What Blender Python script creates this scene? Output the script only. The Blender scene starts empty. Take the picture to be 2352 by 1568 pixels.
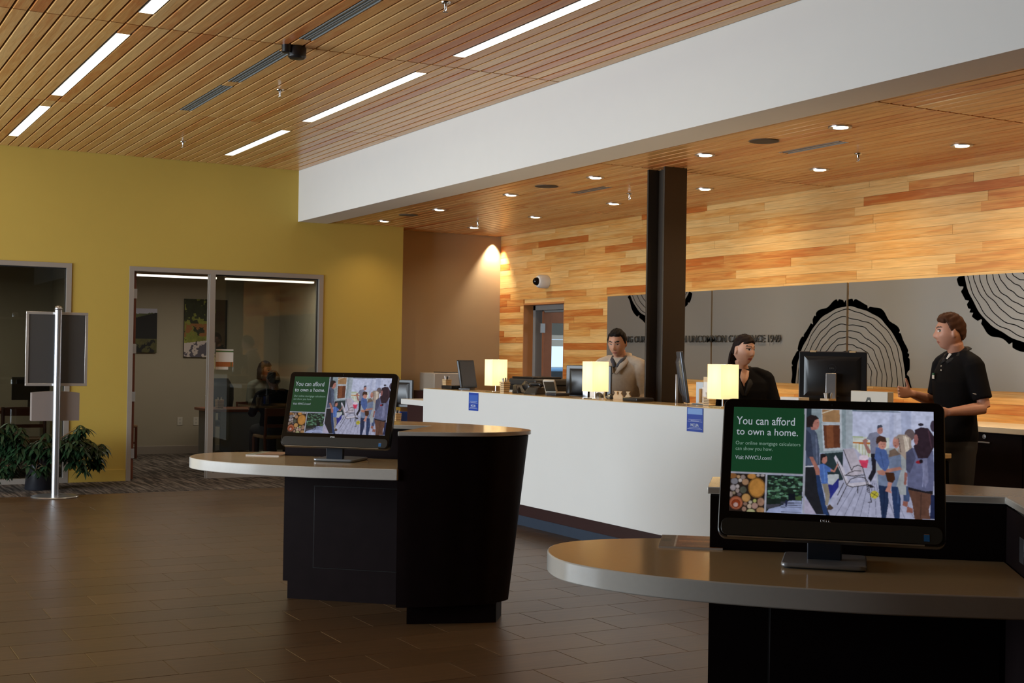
import bpy, bmesh, math, random
import numpy as np
from mathutils import Vector, Matrix
random.seed(7); rng = np.random.default_rng(7)
PI = math.pi
SC = bpy.context.scene
COL = SC.collection

# ---------------------------------------------------------------- camera
H = 1.492
yaw, pit, rol = -0.50455632, 0.01095441, 0.01623835
F = Vector((math.cos(yaw)*math.cos(pit), math.sin(yaw)*math.cos(pit), math.sin(pit)))
R0 = F.cross(Vector((0, 0, 1))).normalized(); U0 = R0.cross(F)
Rr = R0*math.cos(rol) + U0*math.sin(rol); Ur = -R0*math.sin(rol) + U0*math.cos(rol)
cd = bpy.data.cameras.new('camera'); cam = bpy.data.objects.new('camera', cd); COL.objects.link(cam)
cam.matrix_world = Matrix(((Rr.x, Ur.x, -F.x, 0), (Rr.y, Ur.y, -F.y, 0), (Rr.z, Ur.z, -F.z, H), (0, 0, 0, 1)))
cd.sensor_width = 36.0; cd.lens = 3011.16/2352*36; cd.clip_start = 0.05; cd.clip_end = 200
SC.camera = cam
# ---------------------------------------------------------------- world, exposure
SC.view_settings.view_transform = 'Standard'; SC.view_settings.look = 'None'
SC.view_settings.exposure = 0.0; SC.view_settings.gamma = 1.0
SC.view_settings.use_curve_mapping = False
SC.cycles.use_denoising = True
SC.cycles.max_bounces = 7; SC.cycles.diffuse_bounces = 4; SC.cycles.glossy_bounces = 3
SC.cycles.transmission_bounces = 4; SC.cycles.transparent_max_bounces = 8
SC.cycles.sample_clamp_indirect = 4.0; SC.cycles.caustics_reflective = False; SC.cycles.caustics_refractive = False
W = bpy.data.worlds.new('sky'); SC.world = W; W.use_nodes = True
bg = W.node_tree.nodes['Background']; bg.inputs[0].default_value = (0.62, 0.78, 1.0, 1); bg.inputs[1].default_value = 1.6

def area(name, loc, rot, sx, sy, power, col, spread=PI):
    l = bpy.data.lights.new(name, 'AREA'); l.shape = 'RECTANGLE'; l.size = sx; l.size_y = sy
    l.energy = power; l.color = col; l.spread = spread
    o = bpy.data.objects.new(name, l); COL.objects.link(o); o.location = loc; o.rotation_euler = rot; o['kind'] = 'helper'
    return o
# daylight falling through the long window wall on the left of the lobby
DAY = (0.82, 0.92, 1.0)
area('window_daylight', (10.6, 5.55, 1.75), (-PI/2, 0, 0), 8.2, 2.9, 1080, DAY)
# daylight of the vestibule behind the teller line
area('vestibule_daylight', (13.4, -11.6, 2.0), (PI/2, 0, 0), 3.0, 1.6, 60, DAY)

# ---------------------------------------------------------------- helpers
def S(r, g, b):
    f = lambda c: (c/255/12.92) if c/255 <= 0.04045 else ((c/255+0.055)/1.055)**2.4
    return (f(r), f(g), f(b))
MATS = {}
def mat(name, col, rough=0.5, metal=0.0, spec=0.5, noise=0.06, scale=6.0, emit=None, estr=0.0, coat=0.0):
    if name in MATS: return MATS[name]
    m = bpy.data.materials.new(name); m.use_nodes = True; nt = m.node_tree
    b = nt.nodes['Principled BSDF']
    b.inputs['Roughness'].default_value = rough; b.inputs['Metallic'].default_value = metal
    b.inputs['Specular IOR Level'].default_value = spec; b.inputs['Coat Weight'].default_value = coat
    b.inputs['Coat Roughness'].default_value = 0.08
    if noise > 0:
        tc = nt.nodes.new('ShaderNodeTexCoord'); n = nt.nodes.new('ShaderNodeTexNoise'); n.inputs['Scale'].default_value = scale
        n.inputs['Detail'].default_value = 3
        mx = nt.nodes.new('ShaderNodeMix'); mx.data_type = 'RGBA'
        mx.inputs[6].default_value = (*[c*(1-noise) for c in col], 1); mx.inputs[7].default_value = (*[min(1, c*(1+noise)) for c in col], 1)
        nt.links.new(tc.outputs['Object'], n.inputs['Vector']); nt.links.new(n.outputs['Fac'], mx.inputs[0])
        nt.links.new(mx.outputs[2], b.inputs['Base Color'])
    else: b.inputs['Base Color'].default_value = (*col, 1)
    if emit: b.inputs['Emission Color'].default_value = (*emit, 1); b.inputs['Emission Strength'].default_value = estr
    MATS[name] = m; return m
def attr_mat(name, attr='tint', rough=0.4, emit=0.0, spec=0.5, base=1.0):
    m = bpy.data.materials.new(name); m.use_nodes = True; nt = m.node_tree; b = nt.nodes['Principled BSDF']
    a = nt.nodes.new('ShaderNodeAttribute'); a.attribute_name = attr
    b.inputs['Roughness'].default_value = rough; b.inputs['Specular IOR Level'].default_value = spec
    if emit:
        b.inputs['Base Color'].default_value = (0.01, 0.01, 0.01, 1)
        nt.links.new(a.outputs['Color'], b.inputs['Emission Color']); b.inputs['Emission Strength'].default_value = emit
    else: nt.links.new(a.outputs['Color'], b.inputs['Base Color'])
    MATS[name] = m; return m
def glass_mat(name, tint=(0.9, 0.95, 0.95), refl=1.0, rough=0.0):
    m = bpy.data.materials.new(name); m.use_nodes = True; nt = m.node_tree; nt.nodes.clear()
    o = nt.nodes.new('ShaderNodeOutputMaterial'); t = nt.nodes.new('ShaderNodeBsdfTransparent'); g = nt.nodes.new('ShaderNodeBsdfGlossy')
    f = nt.nodes.new('ShaderNodeFresnel'); f.inputs[0].default_value = 1.5; mx = nt.nodes.new('ShaderNodeMixShader')
    mm = nt.nodes.new('ShaderNodeMath'); mm.operation = 'MULTIPLY'; mm.inputs[1].default_value = refl
    t.inputs[0].default_value = (*tint, 1); g.inputs['Roughness'].default_value = rough
    nt.links.new(f.outputs[0], mm.inputs[0]); nt.links.new(mm.outputs[0], mx.inputs[0]); nt.links.new(t.outputs[0], mx.inputs[1]); nt.links.new(g.outputs[0], mx.inputs[2])
    nt.links.new(mx.outputs[0], o.inputs[0]); MATS[name] = m; return m

class MB:
    """collects simple shapes into one mesh; faces may carry a material slot and a tint"""
    def __init__(s): s.v = []; s.f = []; s.mi = []; s.t = []; s.m = 0; s.tint = None; s.sm = []; s.smooth = False
    def add(s, vs, fs):
        o = len(s.v); s.v += [tuple(x) for x in vs]
        for f in fs: s.f.append(tuple(i+o for i in f)); s.mi.append(s.m); s.t.append(s.tint); s.sm.append(s.smooth)
        return s
    def box(s, x0, x1, y0, y1, z0, z1):
        x0, x1 = sorted((x0, x1)); y0, y1 = sorted((y0, y1)); z0, z1 = sorted((z0, z1))
        v = [(x0,y0,z0),(x1,y0,z0),(x1,y1,z0),(x0,y1,z0),(x0,y0,z1),(x1,y0,z1),(x1,y1,z1),(x0,y1,z1)]
        return s.add(v, [(0,3,2,1),(4,5,6,7),(0,1,5,4),(1,2,6,5),(2,3,7,6),(3,0,4,7)])
    def obox(s, c, ax, ay, az):
        """box from centre and three half-extent vectors"""
        c = Vector(c); ax = Vector(ax); ay = Vector(ay); az = Vector(az)
        if ax.cross(ay).dot(az) < 0: ax = -ax
        v = [c-ax-ay-az, c+ax-ay-az, c+ax+ay-az, c-ax+ay-az, c-ax-ay+az, c+ax-ay+az, c+ax+ay+az, c-ax+ay+az]
        return s.add(v, [(0,3,2,1),(4,5,6,7),(0,1,5,4),(1,2,6,5),(2,3,7,6),(3,0,4,7)])
    def prism(s, poly, z0, z1, top=None):
        """poly counter-clockwise in xy; top = other outline for a tapered prism"""
        a = sum(poly[i][0]*poly[(i+1) % len(poly)][1]-poly[(i+1) % len(poly)][0]*poly[i][1] for i in range(len(poly)))
        top = top or poly
        if a < 0: poly = poly[::-1]; top = top[::-1]
        n = len(poly)
        v = [(p[0], p[1], z0) for p in poly]+[(p[0], p[1], z1) for p in top]
        return s.add(v, [tuple(range(n-1, -1, -1)), tuple(range(n, 2*n))]+[(i, (i+1) % n, n+(i+1) % n, n+i) for i in range(n)])
    def lathe(s, prof, c=(0, 0, 0), n=24, axis='z', cap=True):
        """prof list of (r, h)"""
        v = []; f = []
        for r, h in prof:
            for k in range(n):
                a = 2*PI*k/n; x, y = r*math.cos(a), r*math.sin(a)
                p = (x, y, h) if axis == 'z' else ((h, x, y) if axis == 'x' else (y, h, x))
                v.append((c[0]+p[0], c[1]+p[1], c[2]+p[2]))
        for j in range(len(prof)-1):
            for k in range(n): f.append((j*n+k, j*n+(k+1) % n, (j+1)*n+(k+1) % n, (j+1)*n+k))
        if cap: f += [tuple(range(n-1, -1, -1)), tuple(range((len(prof)-1)*n, len(prof)*n))]
        return s.add(v, f)
    def tube(s, pts, rad, n=8, up=None, flat=1.0):
        """swept tube with per-point radius; flat scales the second axis"""
        pts = [Vector(p) for p in pts]; rad = rad if hasattr(rad, '__len__') else [rad]*len(pts)
        v = []; f = []; pv = None
        for i, p in enumerate(pts):
            t = (pts[min(i+1, len(pts)-1)]-pts[max(i-1, 0)]).normalized()
            if pv is None:
                ref = Vector(up) if up else (Vector((0, 0, 1)) if abs(t.z) < 0.9 else Vector((1, 0, 0)))
            else: ref = pv
            b = t.cross(ref); b.normalize(); u = b.cross(t).normalized(); pv = u
            r = rad[i]; ra, rb = r if hasattr(r, '__len__') else (r, r*flat)
            for k in range(n):
                a = 2*PI*k/n; v.append(p+b*math.cos(a)*ra+u*math.sin(a)*rb)
        for j in range(len(pts)-1):
            for k in range(n): f.append((j*n+k, j*n+(k+1) % n, (j+1)*n+(k+1) % n, (j+1)*n+k))
        f += [tuple(range(n-1, -1, -1)), tuple(range((len(pts)-1)*n, len(pts)*n))]
        return s.add(v, f)
    def ball(s, c, r, n=14, m=10):
        r = r if hasattr(r, '__len__') else (r, r, r)
        v = []; f = []
        for j in range(m+1):
            th = PI*j/m
            for k in range(n):
                a = 2*PI*k/n; v.append((c[0]+r[0]*math.sin(th)*math.cos(a), c[1]+r[1]*math.sin(th)*math.sin(a), c[2]-r[2]*math.cos(th)))
        for j in range(m):
            for k in range(n): f.append((j*n+k, j*n+(k+1) % n, (j+1)*n+(k+1) % n, (j+1)*n+k))
        return s.add(v, f)
    def build(s, name, mats, parent=None, smooth=False, bevel=0.0, seg=2, weld=False):
        me = bpy.data.meshes.new(name); me.from_pydata(s.v, [], s.f); 
        mats = mats if isinstance(mats, (list, tuple)) else [mats]
        for m in mats: me.materials.append(m)
        if len(mats) > 1: me.polygons.foreach_set('material_index', s.mi)
        if any(t is not None for t in s.t):
            at = me.color_attributes.new('tint', 'FLOAT_COLOR', 'CORNER'); buf = []
            for p, t in zip(me.polygons, s.t):
                t = t or (1, 1, 1); buf += [t[0], t[1], t[2], 1.0]*p.loop_total
            at.data.foreach_set('color', buf)
        if smooth: me.polygons.foreach_set('use_smooth', [True]*len(me.polygons))
        else:
            me.polygons.foreach_set('use_smooth', [True]*len(me.polygons)); me.set_sharp_from_angle(angle=0.62)
        me.update()
        o = bpy.data.objects.new(name, me); COL.objects.link(o)
        if parent: o.parent = parent
        if weld:
            bm = bmesh.new(); bm.from_mesh(me); bmesh.ops.remove_doubles(bm, verts=bm.verts, dist=1e-5); bm.to_mesh(me); bm.free()
        if bevel > 0:
            b = o.modifiers.new('bevel', 'BEVEL'); b.width = bevel; b.segments = seg; b.limit_method = 'ANGLE'; b.angle_limit = 0.6
        return o
def bx(x0, x1, y0, y1, z0, z1): return MB().box(x0, x1, y0, y1, z0, z1)
def tag(o, label, cat, group=None, kind=None):
    o['label'] = label; o['category'] = cat
    if group: o['group'] = group
    if kind: o['kind'] = kind
    return o
def thing(name, label, cat, loc=(0, 0, 0), rz=0.0, group=None):
    o = bpy.data.objects.new(name, None); COL.objects.link(o); o.location = loc; o.rotation_euler = (0, 0, rz); o.empty_display_size = 0.1
    return tag(o, label, cat, group)
def struct(o, label=None):
    o['kind'] = 'structure'
    if label: o['label'] = label
    return o
def dup(root, loc, rz=None, label=None, group=None):
    r = root.copy(); COL.objects.link(r); r.location = loc
    if rz is not None: r.rotation_euler = (0, 0, rz)
    if label: r['label'] = label
    if group: r['group'] = group
    for ch in list(root.children):
        c = ch.copy(); COL.objects.link(c); c.parent = r
        for g in list(ch.children):
            d = g.copy(); COL.objects.link(d); d.parent = c
    return r
FONT = None
def text(name, body, h, width, loc, rot, m, parent=None, extrude=0.001, bold=0.0, align='LEFT', font=None):
    cu = bpy.data.curves.new(name, 'FONT'); cu.body = body; cu.size = 1; cu.offset = bold; cu.extrude = 0.0; cu.resolution_u = 3
    if font: cu.font = font
    t = bpy.data.objects.new(name+'_tmp', cu); COL.objects.link(t)
    dg = bpy.context.evaluated_depsgraph_get(); dg.update()
    me = bpy.data.meshes.new_from_object(t.evaluated_get(dg)); bpy.data.objects.remove(t); bpy.data.curves.remove(cu)
    xs = [v.co.x for v in me.vertices]; ys = [v.co.y for v in me.vertices]
    x0, x1, y0, y1 = min(xs), max(xs), min(ys), max(ys); sy = h/(y1-y0); sx = (width/(x1-x0)) if width else sy
    for v in me.vertices: v.co = ((v.co.x-x0)*sx - (0 if align == 'LEFT' else (x1-x0)*sx/2), (v.co.y-y0)*sy, v.co.z)
    me.name = name; me.materials.clear(); me.materials.append(m)
    if extrude > 0:
        bm = bmesh.new(); bm.from_mesh(me); r = bmesh.ops.extrude_face_region(bm, geom=bm.faces[:])
        bmesh.ops.translate(bm, verts=[e for e in r['geom'] if isinstance(e, bmesh.types.BMVert)], vec=(0, 0, extrude))
        bm.normal_update(); bm.to_mesh(me); bm.free()
    o = bpy.data.objects.new(name, me); COL.objects.link(o); o.location = loc; o.rotation_euler = rot
    if parent: o.parent = parent
    return o
def catmull(pts, n=6, closed=False):
    out = []; N = len(pts); rngi = range(N if closed else N-1)
    for i in rngi:
        p0 = pts[(i-1) % N] if (closed or i > 0) else pts[i]; p1 = pts[i]; p2 = pts[(i+1) % N]; p3 = pts[(i+2) % N] if (closed or i+2 < N) else p2
        for k in range(n):
            t = k/n; out.append(tuple(0.5*((2*b)+(-a+c)*t+(2*a-5*b+4*c-d)*t*t+(-a+3*b-3*c+d)*t**3) for a, b, c, d in zip(p0, p1, p2, p3)))
    if not closed: out.append(tuple(pts[-1]))
    return out

# ---------------------------------------------------------------- materials
M_white = mat('white_paint', (0.74, 0.73, 0.70), 0.75, noise=0.015)
M_yellow = mat('mustard_paint', (0.50, 0.345, 0.062), 0.7, noise=0.02)
M_beige = mat('beige_paint', (0.40, 0.285, 0.165), 0.7, noise=0.02)
M_grey_wall = mat('office_grey_paint', (0.34, 0.30, 0.225), 0.75, noise=0.02)
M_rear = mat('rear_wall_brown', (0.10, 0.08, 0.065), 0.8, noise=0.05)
M_dark = mat('shadow_board', (0.012, 0.010, 0.009), 0.9, noise=0)
M_alu = mat('anodised_frame', (0.36, 0.315, 0.27), 0.45, metal=0.35, noise=0.03)
M_espresso = mat('espresso_veneer', (0.011, 0.0065, 0.0068), 0.5, noise=0.25, scale=9, spec=0.07)
M_laminate = mat('tan_solid_surface', (0.56, 0.53, 0.475), 0.16, noise=0.04, scale=60, spec=0.5)
M_lamtop = mat('tan_laminate_face', (0.60, 0.44, 0.235), 0.13, noise=0.04, scale=60, spec=0.5)
M_counter = mat('white_solid_surface', (0.69, 0.69, 0.665), 0.5, noise=0.03, scale=2.2)
M_maroon = mat('maroon_laminate', (0.028, 0.009, 0.010), 0.35, noise=0.15)
M_base_sheen = mat('rubber_base_blue_sheen', (0.030, 0.045, 0.070), 0.3, noise=0.1)  # rubber base with the window's blue reflection put into its colour
M_black = mat('black_plastic', (0.010, 0.010, 0.011), 0.32, noise=0.1)
M_gloss_black = mat('glossy_black_bezel', (0.004, 0.004, 0.004), 0.06, noise=0, spec=0.35)
M_silver = mat('brushed_silver', (0.55, 0.56, 0.58), 0.3, metal=0.9, noise=0.04)
M_chrome = mat('bright_metal', (0.7, 0.7, 0.7), 0.15, metal=1.0, noise=0)
M_steel = mat('column_paint', (0.036, 0.027, 0.020), 0.40, noise=0.08, spec=0.5)
M_offwhite = mat('offwhite_plastic', (0.62, 0.58, 0.50), 0.4, noise=0.03)
M_paper = mat('paper', (0.78, 0.76, 0.72), 0.7, noise=0.02)
M_strip = mat('lit_diffuser', (0.9, 0.9, 0.85), 0.6, noise=0, emit=(1.0, 0.90, 0.66), estr=7.0)
M_led = mat('downlight_lamp', (0.9, 0.9, 0.85), 0.6, noise=0, emit=(1.0, 0.80, 0.55), estr=9.0)
M_glass = glass_mat('office_glass', (0.80, 0.83, 0.80), 0.9)
M_clear = glass_mat('clear_glass', (0.93, 0.96, 0.95), 0.6)

def slat_mat(name, c1, c2, c3, rough):
    m = bpy.data.materials.new(name); m.use_nodes = True; nt = m.node_tree; b = nt.nodes['Principled BSDF']; L = nt.links.new
    at = nt.nodes.new('ShaderNodeAttribute'); at.attribute_name = 'tint'
    tc = nt.nodes.new('ShaderNodeTexCoord'); mp = nt.nodes.new('ShaderNodeMapping'); mp.inputs['Scale'].default_value = (1.2, 14, 14)
    n = nt.nodes.new('ShaderNodeTexNoise'); n.inputs['Scale'].default_value = 1.6; n.inputs['Detail'].default_value = 5; n.inputs['Distortion'].default_value = 0.8
    L(tc.outputs['Object'], mp.inputs[0])
    sep = nt.nodes.new('ShaderNodeSeparateColor'); L(at.outputs['Color'], sep.inputs[0])
    add = nt.nodes.new('ShaderNodeVectorMath'); add.operation = 'ADD'; sc = nt.nodes.new('ShaderNodeVectorMath'); sc.operation = 'SCALE'; sc.inputs[3].default_value = 40
    L(at.outputs['Color'], sc.inputs[0]); L(mp.outputs[0], add.inputs[0]); L(sc.outputs[0], add.inputs[1]); L(add.outputs[0], n.inputs['Vector'])
    cr = nt.nodes.new('ShaderNodeValToRGB'); e = cr.color_ramp.elements; e[0].position = 0.0; e[0].color = (*c1, 1); e[1].position = 1.0; e[1].color = (*c3, 1)
    k = cr.color_ramp.elements.new(0.5); k.color = (*c2, 1)
    # tone of the board plus patches of darker heartwood inside it
    mr = nt.nodes.new('ShaderNodeMapRange'); mr.inputs[1].default_value = 0.35; mr.inputs[2].default_value = 0.65; mr.inputs[3].default_value = -0.22; mr.inputs[4].default_value = 0.22
    L(n.outputs['Fac'], mr.inputs[0])
    ad = nt.nodes.new('ShaderNodeMath'); ad.operation = 'ADD'; ad.use_clamp = True; L(sep.outputs[0], ad.inputs[0]); L(mr.outputs[0], ad.inputs[1]); L(ad.outputs[0], cr.inputs[0])
    # fine grain
    mp2 = nt.nodes.new('ShaderNodeMapping'); mp2.inputs['Scale'].default_value = (3, 90, 90); n2 = nt.nodes.new('ShaderNodeTexNoise'); n2.inputs['Scale'].default_value = 1.5; n2.inputs['Detail'].default_value = 4
    L(tc.outputs['Object'], mp2.inputs[0]); L(mp2.outputs[0], n2.inputs['Vector'])
    hs = nt.nodes.new('ShaderNodeHueSaturation'); mv = nt.nodes.new('ShaderNodeMapRange'); mv.inputs[1].default_value = 0.3; mv.inputs[2].default_value = 0.7; mv.inputs[3].default_value = 0.86; mv.inputs[4].default_value = 1.12
    L(n2.outputs['Fac'], mv.inputs[0]); L(mv.outputs[0], hs.inputs['Value']); L(cr.outputs[0], hs.inputs['Color']); L(hs.outputs[0], b.inputs['Base Color'])
    b.inputs['Roughness'].default_value = rough; b.inputs['Specular IOR Level'].default_value = 0.45
    MATS[name] = m; return m
M_slat = slat_mat('fir_slats', (0.74, 0.46, 0.20), (0.66, 0.345, 0.125), (0.54, 0.19, 0.06), 0.27)
M_plank = slat_mat('fir_planks', (0.76, 0.49, 0.19), (0.66, 0.335, 0.09), (0.48, 0.135, 0.024), 0.38)
def board_tone(hard=False):
    r = random.random()
    if hard: t = random.choice((0.05, 0.1, 0.2, 0.3, 0.42, 0.5, 0.72, 0.95))
    else: t = min(1, max(0, random.gauss(0.4, 0.27)))
    return (t, r, random.random())
# ================================================================ room shell
XW, YB, YB2, YWOOD, ZU, ZL = 15.143, -5.377, -5.75, -8.39, 3.69, 3.093
JO = [-0.5, 2.67, 5.84, 9.0, 12.17, XW]
# floor tiles -----------------------------------------------------
def floor_mat():
    m = bpy.data.materials.new('plank_tile'); m.use_nodes = True; nt = m.node_tree; b = nt.nodes['Principled BSDF']; L = nt.links.new
    tc = nt.nodes.new('ShaderNodeTexCoord'); sp = nt.nodes.new('ShaderNodeSeparateXYZ'); L(tc.outputs['Object'], sp.inputs[0])
    at = nt.nodes.new('ShaderNodeAttribute'); at.attribute_name = 'tint'; br = nt.nodes.new('ShaderNodeMix'); br.data_type = 'RGBA'
    br.inputs[6].default_value = (0.086, 0.047, 0.019, 1); br.inputs[7].default_value = (0.112, 0.062, 0.026, 1); L(at.outputs['Fac'], br.inputs[0])
    mp = nt.nodes.new('ShaderNodeMapping'); mp.inputs['Scale'].default_value = (26, 0.8, 1); n = nt.nodes.new('ShaderNodeTexNoise'); n.inputs['Scale'].default_value = 1.4; n.inputs['Detail'].default_value = 4
    L(tc.outputs['Object'], mp.inputs[0]); L(mp.outputs[0], n.inputs['Vector'])
    hs = nt.nodes.new('ShaderNodeHueSaturation'); mv = nt.nodes.new('ShaderNodeMapRange'); mv.inputs[1].default_value = 0.3; mv.inputs[2].default_value = 0.7; mv.inputs[3].default_value = 0.84; mv.inputs[4].default_value = 1.16
    L(n.outputs['Fac'], mv.inputs[0]); L(mv.outputs[0], hs.inputs['Value']); L(br.outputs[2], hs.inputs['Color']); L(hs.outputs[0], b.inputs['Base Color'])
    b.inputs['Roughness'].default_value = 0.36; b.inputs['Specular IOR Level'].default_value = 0.36
    return m
def tile_floor():
    b = MB(); e = 0.0022; g = 0.0009; r = random.Random(21); nx0 = int((-4.2-5.4195)/0.308)-1
    k = nx0
    while 5.4195+k*0.308 < 13.9:
        xa, xb = 5.4195+k*0.308, 5.4195+(k+1)*0.308; off = 0.3055*(k % 2)
        xa_, xb_ = max(xa, -4.2)+g, min(xb, 13.9)-g; y = -3.443+off-0.611*9
        if xb_-xa_ > 0.02:
            while y < 5.2:
                ya, yb = max(y, -8.5)+g, min(y+0.611, 5.2)-g; y += 0.611
                if yb-ya < 0.02: continue
                z = r.uniform(-0.0006, 0.0); t = r.uniform(0.0, 1.0); b.tint = (t, t, t)
                v = [(xa_+e, ya+e, z), (xb_-e, ya+e, z), (xb_-e, yb-e, z), (xa_+e, yb-e, z), (xa_, ya, z-0.002), (xb_, ya, z-0.002), (xb_, yb, z-0.002), (xa_, yb, z-0.002)]
                b.add(v, [(0, 1, 2, 3), (4, 5, 1, 0), (5, 6, 2, 1), (6, 7, 3, 2), (7, 4, 0, 3)])
        k += 1
    b.tint = (0.2, 0.2, 0.2); b.box(-4.2, 13.9, -8.5, 5.2, -0.12, -0.0028)
    o = b.build('floor', floor_mat()); o.data.polygons.foreach_set('use_smooth', [False]*len(o.data.polygons)); return o
struct(tile_floor(), 'brown wood look floor tiles in half offset rows')
def carpet_mat():
    m = bpy.data.materials.new('streaked_carpet'); m.use_nodes = True; nt = m.node_tree; b = nt.nodes['Principled BSDF']; L = nt.links.new
    tc = nt.nodes.new('ShaderNodeTexCoord'); mp = nt.nodes.new('ShaderNodeMapping'); mp.inputs['Scale'].default_value = (1.5, 22, 1); mp.inputs['Rotation'].default_value = (0, 0, 0.25)
    n = nt.nodes.new('ShaderNodeTexNoise'); n.inputs['Scale'].default_value = 1.3; n.inputs['Detail'].default_value = 6; n.inputs['Distortion'].default_value = 0.6
    L(tc.outputs['Object'], mp.inputs[0]); L(mp.outputs[0], n.inputs['Vector'])
    cr = nt.nodes.new('ShaderNodeValToRGB'); e = cr.color_ramp.elements; e[0].position = 0.42; e[0].color = (0.045, 0.037, 0.031, 1); e[1].position = 0.66; e[1].color = (0.21, 0.175, 0.145, 1)
    L(n.outputs['Fac'], cr.inputs[0]); L(cr.outputs[0], b.inputs['Base Color']); b.inputs['Roughness'].default_value = 0.95; b.inputs['Specular IOR Level'].default_value = 0.1
    return m
struct(bx(13.9, 19.6, -8.5, 5.2, -0.12, 0.004).build('floor_carpet', carpet_mat()), 'dark streaked carpet before and inside the offices')

M_back = mat('ceiling_void', (0.028, 0.017, 0.010), 0.9, noise=0)
# slatted ceilings -------------------------------------------------
def slats(name, xs, y0, y1, z, holes, back_z, pitch=0.1034, gap=0.0135):
    b = MB(); n = int(round((y1-y0)/pitch)); p = (y1-y0)/n
    for i in range(n):
        ya = y0+i*p+gap/2; yb = y0+(i+1)*p-gap/2; yc = (ya+yb)/2
        for a, c in zip(xs[:-1], xs[1:]):
            segs = [(a+0.009, c-0.009)]
            for hx0, hx1, hy in holes:
                if abs(yc-hy) < p*0.55:
                    ns = []
                    for s0, s1 in segs:
                        if hx1 <= s0 or hx0 >= s1: ns.append((s0, s1)); continue
                        if hx0 > s0+0.01: ns.append((s0, hx0))
                        if hx1 < s1-0.01: ns.append((hx1, s1))
                    segs = ns
            b.tint = board_tone()
            for s0, s1 in segs:
                e = 0.004
                v = [(s0, ya, z+0.019), (s1, ya, z+0.019), (s1, yb, z+0.019), (s0, yb, z+0.019),
                     (s0, ya, z+e), (s1, ya, z+e), (s1, yb, z+e), (s0, yb, z+e),
                     (s0, ya+e, z), (s1, ya+e, z), (s1, yb-e, z), (s0, yb-e, z)]
                b.add(v, [(0, 1, 2, 3), (8, 11, 10, 9), (4, 8, 9, 5), (6, 10, 11, 7), (0, 4, 5, 1), (2, 6, 7, 3), (0, 3, 7, 11, 8, 4), (1, 5, 9, 10, 6, 2)])
    o = struct(b.build(name, M_slat))
    struct(bx(xs[0]-0.0, xs[-1], y0, y1, back_z, back_z+0.06).build(name+'_backing', M_back, o))
    return o
LY1, LY2, DY = -2.046, -4.217-0.052, -3.148
PI_ = 0.1034
def snap(y, y0): return y0+(math.floor((y-y0)/PI_)+0.5)*PI_
YU1 = 5.0
nU = int(round((YU1-YB)/PI_)); pU = (YU1-YB)/nU
def snapU(y): return YB+(math.floor((y-YB)/pU)+0.5)*pU
def snapL(y): return YWOOD+(math.floor((y-YWOOD)/((YB2-YWOOD)/round((YB2-YWOOD)/PI_)))+0.5)*((YB2-YWOOD)/round((YB2-YWOOD)/PI_))
LY1, LY2, DY = snapU(-2.05), snapU(-4.28), snapU(-3.15)
strip_runs = [(12.47, 14.41), (9.30, 11.88), (6.10, 8.65), (2.95, 5.5)]
diff_runs = [(10.65, 11.96), (9.2, 10.47), (7.53, 8.77), (6.1, 7.4)]
holes = [(a, c, y) for a, c in strip_runs[:3] for y in (LY1, LY2)]+[(a, c, DY) for a, c in diff_runs]
slats('ceiling', JO, YB, YU1, ZU, holes, ZU+0.03)
LJ = [-0.5, 2.75, 5.98, 9.13, 12.25, 15.549]
DLOW = snapL(-6.73)
slats('ceiling_lower', LJ, YWOOD, YB2, ZL, [(7.2, 7.86, DLOW), (10.35, 10.95, DLOW)], ZL+0.03)
# plaster beam between the two ceilings, closed above so no sky comes in
b = MB(); b.box(-4.2, XW, YB2, YB, 3.072, 3.9)
struct(b.build('trim_1', M_white), 'deep white plaster beam across the lobby')
struct(bx(-4.2, 19.6, -8.6, 5.3, 3.86, 4.0).build('ceiling_roof', M_dark), 'roof deck above the slats')
struct(bx(-4.2, -0.5, YB, 5.0, ZU, ZU+0.06).build('ceiling_rear', M_white))

# end wall with office fronts ---------------------------------------
b = MB(); T = 0.15
b.box(XW, XW+T, -6.772, 5.0, 2.441, 3.9)                       # above the glazing
b.box(XW, XW+T, -3.382, -2.749, 0, 2.441)                      # pier between
b.box(XW, XW+T, -6.772, -5.712, 0, 2.441)                      # right of sidelight
b.box(XW, XW+T, -0.2, 5.0, 0, 2.441)
struct(b.build('wall_end', M_yellow), 'mustard yellow end wall with office openings')
b = MB(); b.box(15.549, 15.7, YWOOD-0.15, -6.60, 0, 3.2)
b.box(XW+T, 15.6, -6.772, -6.62, 0, 3.2)
struct(b.build('wall_alcove', M_beige), 'beige end wall of the teller alcove')
struct(bx(XW-0.012, XW+0.01, -3.382, -2.749, 0, 0.135).build('baseboard_pier', M_yellow, None, bevel=0.003))
struct(bx(XW-0.012, XW+0.01, -6.772, -5.712, 0, 0.135).build('baseboard_right', M_yellow, None, bevel=0.003))
# glazing 1 (left office window)
def frame_rect(b, y0, y1, z0, z1, w, d=0.10, x=XW):
    b.box(x-0.015, x+d, y0, y0+w, z0, z1-w); b.box(x-0.015, x+d, y1-w, y1, z0, z1-w); b.box(x-0.015, x+d, y0, y1, z1-w, z1)
b = MB(); frame_rect(b, -2.749, -0.2, 0, 2.441, 0.052); b.box(XW-0.0148, XW+0.0998, -2.697, -0.252, 0.0, 0.06); b.box(XW-0.01, XW+0.099, -1.45, -1.40, 0.06, 2.389)
w1 = struct(b.build('window_1', M_alu), 'floor to ceiling glazing of the left office')
struct(bx(XW+0.05, XW+0.058, -2.70, -0.25, 0.06, 2.39).build('window_glass', M_glass, w1))
b = MB(); b.box(XW+0.035, XW+0.05, -2.70, -2.69, 0.06, 2.39); b.box(XW+0.035, XW+0.05, -2.70, -0.25, 2.38, 2.39); struct(b.build('glazing_gasket', M_dark, w1))
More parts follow.
